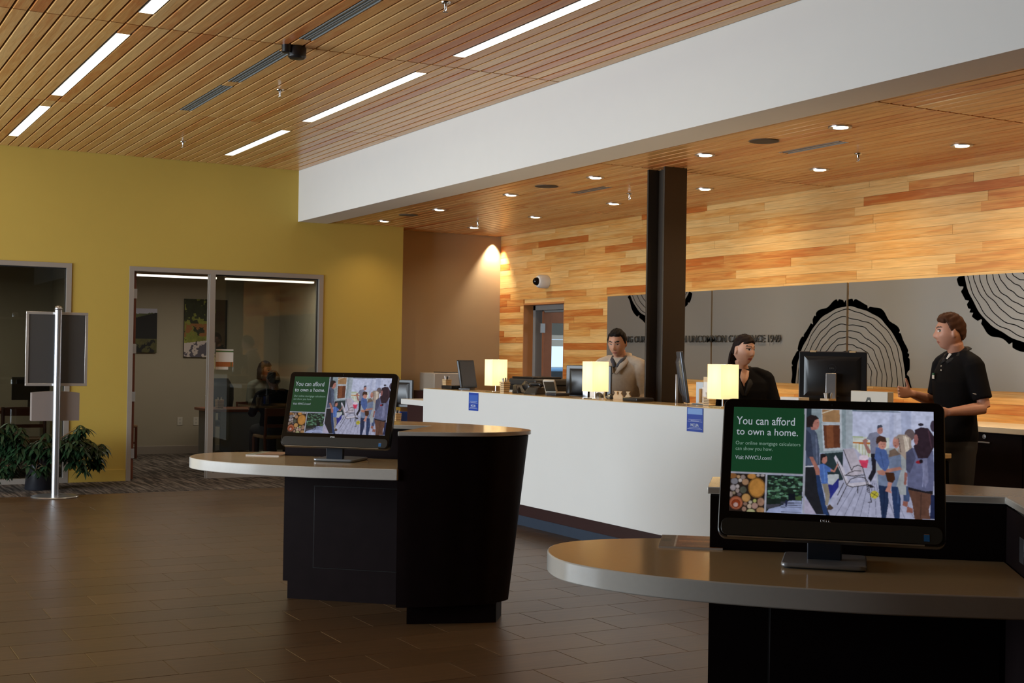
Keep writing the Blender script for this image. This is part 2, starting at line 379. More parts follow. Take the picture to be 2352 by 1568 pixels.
b = MB(); frame_rect(b, -5.712, -3.382, 0, 2.441, 0.052); b.box(XW-0.015, XW+0.10, -4.375, -4.312, 0, 2.389); b.box(XW-0.0148, XW+0.0998, -5.66, -4.375, 0, 0.065)
b.box(XW+0.02, XW+0.05, -4.312, -4.30, 0, 2.39)
w2 = struct(b.build('window_2', M_alu), 'office door frame with a glass sidelight')
struct(bx(XW+0.05, XW+0.058, -5.66, -4.375, 0.065, 2.39).build('window_glass', M_glass, w2))
b = MB(); b.box(XW+0.035, XW+0.05, -5.662, -5.652, 0.065, 2.39); b.box(XW+0.035, XW+0.05, -5.66, -4.375, 2.38, 2.39); struct(b.build('glazing_gasket', M_dark, w2))
M_cherry = mat('cherry_door', (0.20, 0.055, 0.022), 0.35, noise=0.2, scale=12)
d1 = struct(bx(XW+0.10, XW+1.0, -3.487, -3.440, 0.01, 2.385).build('door_1', M_cherry, bevel=0.002), 'open cherry veneer office door seen on edge')
for z in (0.25, 0.9, 1.45, 2.08):
    struct(bx(XW+0.085, XW+0.101, -3.494, -3.434, z, z+0.11).build('hinge', M_silver, d1))
# office rooms behind the glass
b = MB(); b.box(18.913, 19.05, -6.6, 5.0, 0, 3.2); b.box(XW+T, 18.95, -6.62, -6.45, 0, 3.2); b.box(XW+T, 18.95, -3.30, -3.18, 0, 3.2); b.box(XW+T, 18.95, 2.0, 2.1, 0, 3.2)
struct(b.build('wall_offices', M_grey_wall), 'plain grey office walls behind the glazing')
struct(bx(XW+T, 19.0, -6.6, 5.0, 2.75, 2.8).build('ceiling_offices', M_white))
struct(bx(18.895, 18.914, -6.45, -3.30, 0, 0.12).build('baseboard_office', M_alu, bevel=0.003))
# side, rear walls ------------------------------------------------
b = MB(); YL = 5.0
b.box(-4.2, XW, YL, YL+0.2, 0, 0.25); b.box(-4.2, XW, YL, YL+0.2, 3.2, 3.9); b.box(-4.2, 6.6, YL, YL+0.2, 0.25, 3.2); b.box(14.7, XW+4, YL, YL+0.2, 0, 3.9)
struct(b.build('wall_left', M_rear), 'white window wall on the street side')
b = MB()
for k in range(5): b.box(6.6+2.02*k-0.03, 6.6+2.02*k+0.03, YL+0.02, YL+0.14, 0.25, 3.2)
b.box(6.6, 14.7, YL+0.02, YL+0.14, 0.25, 0.31); b.box(6.6, 14.7, YL+0.02, YL+0.14, 3.14, 3.2); b.box(6.6, 14.7, YL+0.02, YL+0.14, 2.3, 2.35)
w3 = struct(b.build('window_3', M_alu), 'long storefront window along the street side')
struct(bx(-4.35, -4.2, -8.6, 5.2, 0, 3.9).build('wall_rear', M_rear), 'rear wall of the lobby')
struct(bx(-30, 45, -40, 30, -0.3, -0.14).build('ground', mat('asphalt', (0.16, 0.16, 0.16), 0.9, noise=0.2)), 'asphalt around the building')

# plank wall behind the tellers --------------------------------------
DX0, DX1, DZ = 13.873, 14.90, 2.165
def plank_rows(x0, x1, z0, z1, y, rh=0.0813, hole=None):
    b = MB(); z = z1; row = 0
    while z > z0+0.002:
        za = max(z-rh, z0); x = x0-random.random()*1.5
        while x < x1:
            L_ = random.choice((0.45, 0.7, 0.95, 1.2, 1.5, 1.9, 2.3)); a, c = max(x, x0), min(x+L_, x1); b.tint = board_tone(True)
            segs = [(a, c)] if c > a else []
            if hole and za < hole[2]-0.004:
                segs = [(s0, s1) for s0, s1 in ((a, min(c, hole[0])), (max(a, hole[1]), c)) if s1 > s0+0.001]
            for s0, s1 in segs: b.box(s0+0.0007, s1-0.0007, y-0.02, y+random.uniform(-0.0012, 0.0012), za+0.0007, z-0.0007)
            x += L_
        z = za
    return b
pw = plank_rows(-2.0, 15.549, 0.0, ZL+0.03, YWOOD, hole=(DX0, DX1, DZ))
o = struct(pw.build('wall_teller', M_plank), 'fir plank wall in mixed pale and orange boards')
b = MB(); b.box(-4.2, DX0, -8.56, YWOOD-0.018, 0, 3.9); b.box(DX1, 15.7, -8.56, YWOOD-0.018, 0, 3.9); b.box(DX0, DX1, -8.56, YWOOD-0.018, DZ, 3.9)
struct(b.build('backing', M_plank, o))
M_return = mat('plank_edge', (0.50, 0.20, 0.06), 0.5, noise=0.1)
b = MB(); b.box(DX1-0.012, DX1, -8.56, YWOOD, 0, DZ); b.box(DX0, DX0+0.012, -8.56, YWOOD, 0, DZ); b.box(DX0, DX1, -8.56, YWOOD+0.004, DZ-0.012, DZ+0.012)
struct(b.build('trim_2', M_return), 'plank return around the door niche')
# door niche: grey frame, door leaf standing open behind it
M_doorframe = mat('grey_door_frame', (0.22, 0.215, 0.205), 0.45, noise=0.05)
b = MB(); b.box(DX1-0.075, DX1-0.012, -8.72, -8.53, 0, DZ-0.012); b.box(DX0+0.012, DX0+0.06, -8.72, -8.53, 0, DZ-0.012); b.box(DX0, DX1, -8.72, -8.53, DZ-0.075, DZ-0.012)
b.box(DX1-0.12, DX1-0.075, -8.72, -8.63, 0, DZ-0.075); b.box(DX0, DX1, -8.72, -8.63, DZ-0.10, DZ-0.075)
d2 = struct(b.build('door_2', M_doorframe, bevel=0.002), 'grey metal door frame in the plank wall')
# ================================================================ ceiling fixtures
def strip_light(x0, x1, y, label):
    t = thing('linear_ceiling_light', label, 'ceiling light', ((x0+x1)/2, y, ZU), group='linear lights set flush in the slats')
    h = (x1-x0)/2
    bx(-h+0.004, h-0.004, -0.046, 0.046, 0.012, 0.022).build('diffuser', M_strip, t)
    b = MB(); b.box(-h, h, -0.05, -0.046, -0.001, 0.024); b.box(-h, h, 0.046, 0.05, -0.001, 0.024); b.box(-h, -h+0.004, -0.05, 0.05, -0.001, 0.024); b.box(h-0.004, h, -0.05, 0.05, -0.001, 0.024)
    b.build('housing', M_silver, t)
nm = ['shortest, by the yellow wall', 'second from the yellow wall', 'cut by the photo top', '']
for y, side in ((LY1, 'left line'), (LY2, 'right line')):
    for (x0, x1), n_ in zip(strip_runs[:3], nm):
        strip_light(x0, x1, y, f'glowing linear light in the {side}, {n_}')
M_slot = mat('slot_dark', (0.015, 0.018, 0.02), 0.6, noise=0)
M_slotbar = mat('slot_bar', (0.30, 0.33, 0.34), 0.4, metal=0.4, noise=0.05)
for i, (x0, x1) in enumerate(diff_runs):
    lab = ['short grey slot air diffuser nearest the yellow wall', 'grey slot air diffuser beyond the black ceiling camera', 'grey slot air diffuser on the near side of the black camera', 'grey slot air diffuser at the top edge of the photo'][i]
    t = thing('slot_diffuser', lab, 'air vent', ((x0+x1)/2, DY, ZU), group='slot diffusers in the high ceiling'); h = (x1-x0)/2
    bx(-h, h, -0.045, 0.045, 0.014, 0.024).build('slot_backing', M_slot, t)
    b = MB(); b.box(-h, h, -0.048, -0.040, -0.002, 0.02); b.box(-h, h, -0.014, -0.006, 0.0, 0.02); b.box(-h, h, 0.006, 0.014, 0.0, 0.02); b.box(-h, h, 0.040, 0.048, -0.002, 0.02); b.box(-h, h, -0.034, -0.022, 0.006, 0.02); b.box(-h, h, 0.020, 0.034, 0.006, 0.02)
    b.build('slot_bars', M_slotbar, t)
t = thing('ceiling_camera', 'round black camera housing hanging between two ceiling slot diffusers', 'camera', (9.0, DY, ZU))
MB().lathe([(0.058, 0.0), (0.066, -0.012), (0.066, -0.075), (0.052, -0.088), (0.0, -0.09)], (0, -0.02, 0), 28).build('housing', M_black, t, smooth=False, bevel=0.002)
MB().lathe([(0.036, 0.0), (0.036, -0.05), (0.03, -0.056), (0, -0.057)], (-0.01, 0.062, 0), 20).build('junction', M_black, t)
def sprinkler(x, y, z, label):
    t = thing('sprinkler', label, 'sprinkler', (x, y, z), group='fire sprinklers')
    MB().lathe([(0.032, 0.0), (0.030, -0.006), (0.012, -0.012), (0.010, -0.03), (0.0, -0.03)], (0, 0, 0), 16).build('escutcheon', M_chrome, t)
    b = MB(); b.lathe([(0.004, -0.03), (0.004, -0.058), (0.018, -0.06), (0.018, -0.063), (0, -0.064)], (0, 0, 0), 12); b.tube([(0.012, 0, -0.03), (0.016, 0, -0.045), (0.004, 0, -0.058)], 0.003, 6); b.tube([(-0.012, 0, -0.03), (-0.016, 0, -0.045), (-0.004, 0, -0.058)], 0.003, 6)
    b.build('deflector', M_chrome, t)
for x, y, z, l in [(7.355, -3.55, ZU, 'chrome sprinkler at the top edge of the photo in the high ceiling'), (10.56, -3.57, ZU, 'chrome sprinkler beside the grey slot diffusers'), (13.76, -3.6, ZU, 'chrome sprinkler nearest the yellow wall in the high ceiling'),
                   (7.55, -7.19, ZL, 'sprinkler in the low ceiling right of the dark column'), (10.64, -7.16, ZL, 'sprinkler in the low ceiling just left of the dark column'), (13.93, -7.2, ZL, 'sprinkler in the low ceiling near the beige wall')]:
    sprinkler(x, y, z, l)
# downlights -------------------------------------------------------
def downlight_parts(t):
    MB().lathe([(0.0, -0.001), (0.060, -0.002), (0.072, -0.007), (0.080, -0.006), (0.081, 0.0)], (0, 0, 0), 28).build('trim_ring', M_silver, t)
    MB().lathe([(0.050, -0.0065), (0.050, -0.002)], (0.004, -0.008, 0), 24).build('lamp', M_led, t)
pos = [(6.76, -6.27), (8.27, -6.27), (9.87, -6.27), (11.43, -6.27), (13.07, -6.27), (14.60, -6.27), (6.84, -7.53), (8.36, -7.53), (9.93, -7.53), (11.44, -7.50), (13.08, -7.50), (14.62, -7.50)]
fr = ['right of the dark column, largest in view', 'just right of the column top', 'just left of the column top', 'third left of the column', 'fourth left of the column', 'nearest the yellow wall end']
bk = ['nearest the right edge of the photo', 'second from the right edge', 'right beside the column', 'just left of the column', 'between column and beige wall', 'nearest the beige wall']
first = None
for i, (x, y) in enumerate(pos):
    lab = ('downlight in the front row along the beam, ' + fr[i]) if i < 6 else ('downlight in the back row by the plank wall, ' + bk[i-6])
    if first is None:
        first = thing('downlight', lab, 'ceiling light', (x, y, ZL-0.001), group='downlights over the tellers'); downlight_parts(first)
    else: dup(first, (x, y, ZL-0.001), label=lab)
def spot(x, y, z, power, ang, col=(1.0, 0.74, 0.44), blend=0.6, tgt=None, rad=0.04):
    l = bpy.data.lights.new('downlight_beam', 'SPOT'); l.energy = power; l.spot_size = ang; l.spot_blend = blend; l.color = col; l.shadow_soft_size = rad
    o = bpy.data.objects.new('downlight_beam', l); COL.objects.link(o); o.location = (x, y, z); o['kind'] = 'helper'
    if tgt: o.rotation_euler = (Vector(tgt)-Vector((x, y, z))).to_track_quat('-Z', 'Y').to_euler()
WARM = (1.0, 0.75, 0.47)
for x, y in pos[:6]+[(5.2, -6.27), (3.6, -6.27)]: spot(x, y, ZL-0.01, 40, 2.2, WARM, blend=1.0)
for x, y in pos[6:]+[(5.2, -7.53), (3.7, -7.53)]:
    spot(x, y, ZL-0.01, 92 if x < 11 else 40, 2.7, WARM, tgt=(x, y-0.30, 1.2), blend=1.0)
    spot(x, y, ZL-0.012, 95 if x < 12 else 12, 1.1, WARM, tgt=(x, y-0.42, 1.0), blend=1.0)
spot(15.47, -8.27, ZL-0.006, 150, 1.25, (1.0, 0.86, 0.66), 0.8, tgt=(15.50, -8.13, 0.0), rad=0.012)
# ceiling speakers and slot vents in the low ceiling
for x, l in ((7.5, 'round grille speaker in the low ceiling right of the column'), (10.64, 'round grille speaker in the low ceiling left of the column'), (13.78, 'round grille speaker in the low ceiling far left')):
    t = thing('ceiling_speaker', l, 'speaker', (x, -6.22, ZL), group='ceiling speakers')
    MB().lathe([(0.105, -0.002), (0.112, -0.004), (0.112, 0.0), (0.105, 0.001)], (0, 0, 0), 32).build('rim', mat('speaker_rim', (0.16, 0.12, 0.08), 0.6, noise=0), t)
    MB().lathe([(0.104, -0.0045), (0.104, -0.001)], (0, 0, 0), 32).build('grille', mat('speaker_grille', (0.07, 0.055, 0.042), 0.7, noise=0.3, scale=200), t)
for x0, x1, l in ((7.2, 7.86, 'linear slot vent in the low ceiling right of the column'), (10.35, 10.95, 'linear slot vent in the low ceiling left of the column')):
    t = thing('slot_vent', l, 'air vent', ((x0+x1)/2, DLOW, ZL), group='slot vents in the low ceiling'); h = (x1-x0)/2
    bx(-h, h, -0.045, 0.045, 0.014, 0.024).build('slot_backing', M_slot, t)
    b = MB(); b.box(-h, h, -0.048, -0.042, -0.002, 0.02); b.box(-h, h, 0.042, 0.048, -0.002, 0.02); b.box(-h, h, -0.005, 0.005, 0, 0.02); b.box(-h, h, -0.03, -0.02, 0.004, 0.02); b.box(-h, h, 0.02, 0.03, 0.004, 0.02); b.build('slot_bars', M_silver, t)

# ================================================================ steel column
b = MB(); b.box(8.950, 8.970, -6.602, -6.372, 0, ZL+0.02); b.box(9.185, 9.205, -6.602, -6.372, 0, ZL+0.02); b.box(8.97, 9.185, -6.494, -6.480, 0, ZL+0.02)
tag(b.build('steel_column', M_steel, bevel=0.002), 'dark brown steel H-section column rising from behind the teller counter', 'column')

# ================================================================ check-in kiosks
def kiosk_outline(off_tip=0.0, off=0.0):
    outer = [(-0.936, -0.378), (-0.70, -0.425), (-0.38, -0.438), (-0.13, -0.400), (0.10, -0.325), (0.28, -0.235), (0.44, -0.125), (0.57, 0.015), (0.632, 0.14), (0.622, 0.25), (0.570, 0.360), (0.484, 0.472), (0.315, 0.560), (0.15, 0.612), (0.0, 0.648)]
    c = catmull(outer, 5); out = []
    for i, p in enumerate(c):
        a = c[max(i-1, 0)]; d = c[min(i+1, len(c)-1)]; tx, ty = d[0]-a[0], d[1]-a[1]; l = math.hypot(tx, ty); nx, ny = ty/l, -tx/l
        w = min(1, max(0, (p[0]+0.15)/0.5)); 
        s = off*w if p[0] > -0.15 else 0
        if off_tip and i > len(c)*0.6: s = max(s, off_tip)
        out.append((p[0]-nx*s, p[1]-ny*s))
    return out
def loc_poly(pts): return [(x, -y) for x, y in pts]        # local y points away from the user side
desk_pts = [(0.0, 0.646), (-0.218, 0.667), (-0.46, 0.682), (-0.686, 0.668), (-0.909, 0.632), (-1.086, 0.578), (-1.251, 0.487), (-1.365, 0.377), (-1.428, 0.235), (-1.445, 0.100), (-1.415, -0.01), (-1.335, -0.10), (-1.19, -0.185), (-1.06, -0.225), (-0.925, -0.24)]
def make_kiosk(loc, rz, label):
    t = thing('service_kiosk', label, 'kiosk', loc, rz, 'free-standing computer kiosks')
    def topface(o):
        o.data.materials.append(M_lamtop); o.data.polygons[1].material_index = 1; o.modifiers['bevel'].material = 0; return o
    top = kiosk_outline(0, 0)
    body_t = [(x, y) for x, y in kiosk_outline(0.012, 0.014)]; body_b = kiosk_outline(0.045, 0.115)
    inner = [(0.0, 0.0), (-0.936, 0.0)]
    b = MB(); pt = body_t+[(0.004, -0.0), (-0.926, -0.0)]; pb = body_b+[(0.004, -0.0), (-0.926, -0.0)]
    b.prism(loc_poly(pb), 0.105, 1.040, top=loc_poly(pt)); b.build('cabinet_body', M_espresso, t)
    b = MB(); b.prism(loc_poly([(x*0.97-0.01, y*0.97) for x, y in kiosk_outline(0.03, 0.05)]+[(0.02, -0.02), (-0.90, -0.02)]), 1.038, 1.048); b.build('reveal', M_dark, t)
    topface(MB().prism(loc_poly(top+inner), 1.047, 1.070).build('ledge_top', M_laminate, t, bevel=0.003))
    pl_ = [(-0.895, 0.0), (-0.895, -0.32), (-0.3, -0.33), (0.1, -0.22), (0.36, -0.06), (0.47, 0.12), (0.487, 0.322), (0.027, 0.52), (0.02, 0.0)]
    MB().prism(loc_poly(pl_), 0.0, 0.106).build('plinth', M_espresso, t)
    d = catmull(desk_pts, 6)+[(-0.925, 0.002), (0.0, 0.002)]
    topface(MB().prism(loc_poly(d), 0.803, 0.865).build('desk_top', M_laminate_edge, t, bevel=0.004))
    p = bx(-0.728, -0.012, -0.008, 0.002, 0.197, 0.684).build('access_panel', M_espresso, t, bevel=0.002)
    b = MB(); b.box(-0.733, -0.012, -0.003, 0.0, 0.192, 0.689); b.build('panel_groove', M_dark, t)
    b = MB()
    for x in (-0.705,):
        for z in (0.22, 0.66): b.lathe([(0.006, 0.0), (0.006, 0.0)], (x, 0, z), 10)
    # outlet plate on the wing side
    bx(0.0, -0.006+0.008, -0.30, -0.235, 0.90, 0.975).build('outlet_plate', mat('dark_grey_plate', (0.05, 0.05, 0.055), 0.4, noise=0), t, bevel=0.001)
    return t
M_laminate_edge = M_laminate
K1 = make_kiosk((7.031, -3.349, 0), math.atan2(-0.744, -0.668), 'espresso kiosk with tan tops standing in mid floor, its rounded end towards the white counter')
K2 = make_kiosk((2.884, -3.390, 0), math.atan2(-0.769, -0.639), 'espresso kiosk with tan tops in the right foreground, nearest the camera')

# ---------------------------------------------------------------- screen picture
exec_polys = None
def build_screen_picture(NX, NY):
    img = np.zeros((NY, NX, 3)); 
    A = []; B_ = []
    src = [(1686.3, 935.2), (2144.8, 943.8), (2146, 1191.6), (1673.5, 1174)]; dst = [(0, 0), (1, 0), (1, 1), (0, 1)]
    for (u, v), (x, y) in zip(src, dst):
        A.append([u, v, 1, 0, 0, 0, -x*u, -x*v]); B_.append(x); A.append([0, 0, 0, u, v, 1, -y*u, -y*v]); B_.append(y)
    h = np.linalg.solve(np.array(A), np.array(B_)); Hm = np.append(h, 1).reshape(3, 3)
    yy, xx = np.mgrid[0:NY, 0:NX]; X = (xx+0.5)/NX; Y = (yy+0.5)/NY
    def conv(pts, ox, oy, s):
        o = []
        for a, b in pts:
            q = Hm @ np.array([ox+a/s, oy+b/s, 1]); o.append((q[0]/q[2], q[1]/q[2]))
        return o
    def lin(c): return np.array(S(*c))
    def poly(pts, c, a=1.0):
        n = len(pts); ins = np.zeros(X.shape, bool)
        for i in range(n):
            (x0, y0), (x1, y1) = pts[i], pts[(i+1) % n]
            if y0 == y1: continue
            cond = ((Y < y0) != (Y < y1)); xi = x0+(Y-y0)*(x1-x0)/(y1-y0); ins ^= cond & (X < xi)
        img[ins] = img[ins]*(1-a)+lin(c)*a
    fam = lambda pts: conv(pts, 1840, 930, 5.806); lef = lambda pts: conv(pts, 1650, 930, 6.0286)
    def P(c, *pts, f=fam, a=1.0): poly(f(list(zip(pts[::2], pts[1::2]))), c, a)
    def E(c, cx, cy, rx, ry, f=fam, a=1.0): poly(f([(cx+rx*math.cos(k*PI/14), cy+ry*math.sin(k*PI/14)) for k in range(28)]), c, a)
    def Ln(c, x0, y0, x1, y1, w, f=fam, a=1.0):
        l = math.hypot(x1-x0, y1-y0); nx, ny = -(y1-y0)/l*w/2, (x1-x0)/l*w/2; poly(f([(x0+nx, y0+ny), (x1+nx, y1+ny), (x1-nx, y1-ny), (x0-nx, y0-ny)]), c, a)
    # porch picture
    img[:, :] = lin((150, 158, 186))
    P((178, 184, 210), 590, 50, 1800, 70, 1800, 600, 590, 560)
    P((165, 172, 200), 1180, 70, 1240, 70, 1240, 560, 1180, 560); P((160, 168, 197), 1340, 70, 1470, 75, 1470, 420, 1340, 420)
    P((150, 150, 160), 590, 50, 1180, 60, 1180, 80, 600, 75); P((95, 110, 125), 620, 60, 1330, 80, 1330, 92, 620, 78)
    P((190, 196, 190), 690, 420, 1180, 430, 1180, 700, 690, 690); P((150, 165, 120), 690, 410, 830, 415, 830, 430, 690, 428)
    for k in range(8): Ln((150, 150, 90), 735+k*42, 505, 735+k*42, 690, 7)
    Ln((165, 100, 45), 690, 497, 930, 505, 24)
    P((40, 52, 60), 60, 40, 150, 40, 150, 330, 60, 330)
    P((128, 142, 150), 145, 50, 600, 50, 600, 660, 250, 640, 145, 300); P((150, 160, 170), 600, 60, 690, 60, 690, 560, 600, 580)
    P((170, 178, 188), 270, 50, 545, 55, 545, 240, 285, 232); P((150, 115, 80), 283, 58, 518, 60, 520, 228, 290, 225); Ln((200, 190, 170), 285, 108, 430, 60, 12)
    P((168, 176, 186), 275, 238, 545, 242, 550, 600, 300, 615); P((92, 52, 36), 298, 265, 520, 265, 522, 565, 318, 580); P((118, 70, 46), 340, 270, 430, 270, 440, 560, 350, 575)
    P((36, 50, 55), 255, 650, 560, 622, 575, 1000, 430, 1010, 250, 900)
    # deck boards
    P((158, 160, 185), 330, 1480, 480, 1010, 640, 980, 1000, 900, 1800, 900, 1800, 1520, 330, 1480); P((168, 168, 190), 560, 580, 720, 570, 900, 760, 1000, 1000, 560, 1010)
    for a, b in ((655, 440), (737, 560), (810, 670), (880, 780), (955, 885), (985, 1000), (1010, 1110), (1130, 1250), (1260, 1380), (1400, 1500)):
        Ln((70, 75, 95), a+(955-a)*0.25, 1030, b, 1500, 5)
    # bucket, cooler, ball
    P((196, 60, 92), 765, 728, 900, 728, 880, 836, 800, 830); E((205, 190, 205), 840, 695, 65, 36); P((38, 44, 120), 360, 1060, 505, 960, 500, 1090, 380, 1262); P((170, 176, 182), 350, 925, 500, 918, 505, 965, 420, 1062, 350, 1050)
    E((180, 170, 60), 978, 1188, 56, 52); Ln((50, 50, 40), 930, 1160, 1025, 1215, 8); Ln((50, 50, 40), 950, 1225, 1010, 1150, 6)
    # chairs
    P((172, 165, 178), 560, 590, 700, 570, 800, 800, 850, 900, 700, 940, 590, 930, 660, 860); P((186, 182, 196), 440, 700, 460, 665, 560, 830, 640, 1040, 905, 1010, 930, 1050, 650, 1095, 600, 1060)
    for q in [(565, 590, 675, 870), (675, 870, 700, 820), (700, 820, 760, 798), (760, 798, 820, 820), (820, 820, 865, 1000), (580, 930, 700, 942), (700, 942, 850, 925), (480, 750, 610, 1065), (610, 1065, 680, 1090), (680, 1090, 900, 1055), (610, 1060, 660, 985), (660, 985, 740, 955), (740, 955, 840, 960), (840, 960, 885, 1010), (885, 1010, 940, 1290), (610, 1070, 478, 1330), (570, 1030, 485, 1200), (755, 1075, 757, 1170), (940, 1290, 890, 1290), (850, 930, 895, 1165), (600, 930, 640, 900), (640, 900, 720, 870), (720, 870, 800, 875)]: Ln((42, 40, 44), *q, 11)
    # man left
    P((30, 32, 38), 45, 830, 210, 820, 260, 1000, 300, 1250, 380, 1465, 200, 1455, 45, 1200); P((35, 55, 95), 190, 840, 240, 900, 350, 1420, 370, 1465, 300, 1460, 220, 1150); P((160, 155, 178), 42, 1230, 100, 1290, 200, 1455, 42, 1450)
    P((68, 78, 100), 70, 300, 150, 295, 215, 380, 250, 600, 245, 800, 60, 815); P((50, 58, 78), 70, 320, 130, 380, 165, 690, 90, 710, 60, 600); P((150, 100, 90), 110, 690, 160, 690, 215, 800, 262, 880, 245, 935, 200, 930, 185, 860); Ln((200, 200, 205), 55, 820, 165, 815, 10)
    E((160, 108, 98), 195, 245, 52, 85); P((35, 28, 30), 75, 170, 130, 130, 200, 140, 245, 180, 190, 200, 165, 240, 160, 300, 80, 290); P((150, 100, 92), 130, 290, 200, 300, 200, 330, 140, 330)
    # boy left
    E((168, 115, 105), 310, 720, 38, 60); P((32, 26, 30), 255, 660, 290, 645, 340, 665, 330, 690, 290, 700, 280, 740, 255, 735); P((70, 100, 165), 245, 790, 300, 780, 410, 850, 385, 890, 350, 885, 360, 1050, 275, 1050, 250, 920); P((165, 112, 100), 390, 850, 440, 870, 490, 770, 495, 800, 450, 890, 395, 885)
    P((130, 122, 110), 280, 1050, 355, 1045, 385, 1200, 355, 1340, 320, 1330, 320, 1200); P((75, 60, 50), 345, 1350, 380, 1320, 432, 1370, 400, 1395, 350, 1395)
    # man behind
    P((30, 30, 40), 930, 640, 1000, 645, 1000, 890, 930, 1020, 890, 970, 950, 850); P((40, 38, 44), 890, 1050, 940, 1055, 980, 1090, 920, 1100)
    P((115, 118, 140), 920, 370, 1010, 350, 1060, 400, 1010, 640, 930, 640, 920, 460, 870, 450); P((150, 105, 100), 820, 470, 860, 440, 900, 470, 870, 500, 925, 600, 925, 640, 890, 635, 830, 500); E((165, 115, 108), 1055, 330, 40, 52); P((60, 66, 82), 1015, 300, 1025, 262, 1075, 255, 1095, 290, 1060, 292, 1015, 315)
    # girl behind and right hand people
    E((95, 82, 85), 1450, 390, 70, 80); E((40, 36, 48), 1600, 252, 38, 20); E((60, 50, 66), 1765, 270, 40, 75); P((60, 75, 110), 1370, 1080, 1470, 1060, 1440, 1280, 1360, 1270)
    P((140, 90, 80), 1360, 1270, 1425, 1280, 1410, 1350, 1350, 1330); P((140, 90, 80), 1410, 1340, 1490, 1370, 1490, 1430, 1405, 1420)
    # mother and child
    P((150, 155, 160), 1140, 570, 1290, 560, 1400, 700, 1400, 1190, 1270, 1180, 1280, 1090, 1020, 1060, 1000, 800); P((105, 118, 145), 1150, 650, 1330, 640, 1340, 830, 1270, 1080, 1030, 1070, 1020, 920, 1180, 900); P((30, 45, 75), 1030, 1060, 1160, 1080, 1165, 1300, 1130, 1500, 1070, 1490); P((34, 52, 88), 1200, 1080, 1290, 1080, 1330, 1250, 1310, 1505, 1240, 1500, 1220, 1300)
    P((160, 112, 100), 1120, 850, 1320, 815, 1350, 850, 1170, 890, 1100, 935, 1030, 915, 1010, 870)
    E((172, 120, 108), 1270, 490, 45, 78); P((150, 135, 125), 1240, 440, 1300, 385, 1400, 385, 1470, 440, 1475, 560, 1400, 720, 1320, 640, 1290, 600, 1320, 500, 1300, 440); P((110, 92, 82), 1180, 600, 1250, 570, 1330, 650, 1250, 670, 1170, 690); P((190, 178, 165), 1360, 400, 1440, 430, 1440, 600, 1400, 640)
    P((70, 92, 145), 1000, 560, 1080, 560, 1140, 600, 1180, 760, 1160, 830, 1120, 880, 1060, 830, 980, 700); P((62, 36, 24), 1120, 890, 1240, 890, 1255, 980, 1220, 1030, 1150, 1010); P((172, 120, 108), 1160, 1020, 1215, 1030, 1190, 1120, 1210, 1170, 1120, 1140, 1150, 1080)
    E((176, 124, 112), 1085, 520, 55, 62); P((62, 42, 36), 1000, 480, 1010, 425, 1060, 400, 1130, 425, 1145, 490, 1060, 480, 1010, 520)
    # woman right
    P((88, 60, 50), 1420, 1100, 1760, 1150, 1740, 1250, 1700, 1380, 1720, 1510, 1510, 1510, 1480, 1300); P((30, 28, 34), 1420, 1060, 1760, 1110, 1755, 1180, 1430, 1120); P((30, 38, 70), 1730, 1180, 1790, 1190, 1790, 1510, 1715, 1505)
    P((92, 96, 128), 1480, 560, 1760, 600, 1780, 900, 1760, 1130, 1660, 1140, 1420, 1080, 1410, 760); P((70, 72, 98), 1400, 620, 1480, 560, 1530, 700, 1450, 900, 1400, 860); P((115, 118, 150), 1600, 720, 1680, 690, 1700, 1000, 1650, 1100); P((46, 34, 44), 1520, 320, 1600, 285, 1700, 300, 1770, 400, 1770, 560, 1690, 700, 1560, 700, 1500, 540, 1560, 470, 1520, 420); E((140, 92, 92), 1535, 450, 28, 70); E((130, 30, 40), 1570, 750, 40, 22); E((30, 22, 30), 1600, 740, 26, 26)
    for q in [(1070, 515, 8, 4), (1110, 515, 8, 4), (1255, 490, 6, 4), (225, 235, 10, 4), (330, 712, 5, 4), (1045, 330, 5, 3), (1075, 330, 5, 3)]: E((60, 38, 36), *q)
    for q in [(1090, 550, 14, 4), (1262, 535, 14, 6), (225, 285, 8, 3), (1520, 470, 10, 7)]: E((130, 60, 60), *q)
    Ln((96, 104, 128), 200, 400, 215, 780, 14); Ln((52, 72, 118), 1060, 620, 1100, 820, 10); Ln((86, 120, 180), 300, 800, 320, 1030, 16); Ln((215, 200, 190), 1390, 400, 1440, 560, 12); Ln((90, 70, 70), 1300, 430, 1330, 620, 10)
    Ln((66, 46, 40), 1600, 1160, 1590, 1500, 14); Ln((128, 132, 165), 1640, 740, 1620, 1080, 12); Ln((70, 48, 60), 1700, 330, 1740, 560, 16); Ln((20, 32, 60), 1110, 1100, 1100, 1480, 10); Ln((60, 80, 120), 1290, 1120, 1290, 1300, 14)
    P((140, 92, 86), 1380, 880, 1420, 900, 1400, 1060, 1370, 1050)
    # green panel
    P((19, 62, 37), 150, 20, 1200, 48, 1175, 960, 165, 930, f=lef); 
    # logs
    P((34, 26, 22), 130, 950, 650, 965, 640, 1490, 120, 1475, f=lef)
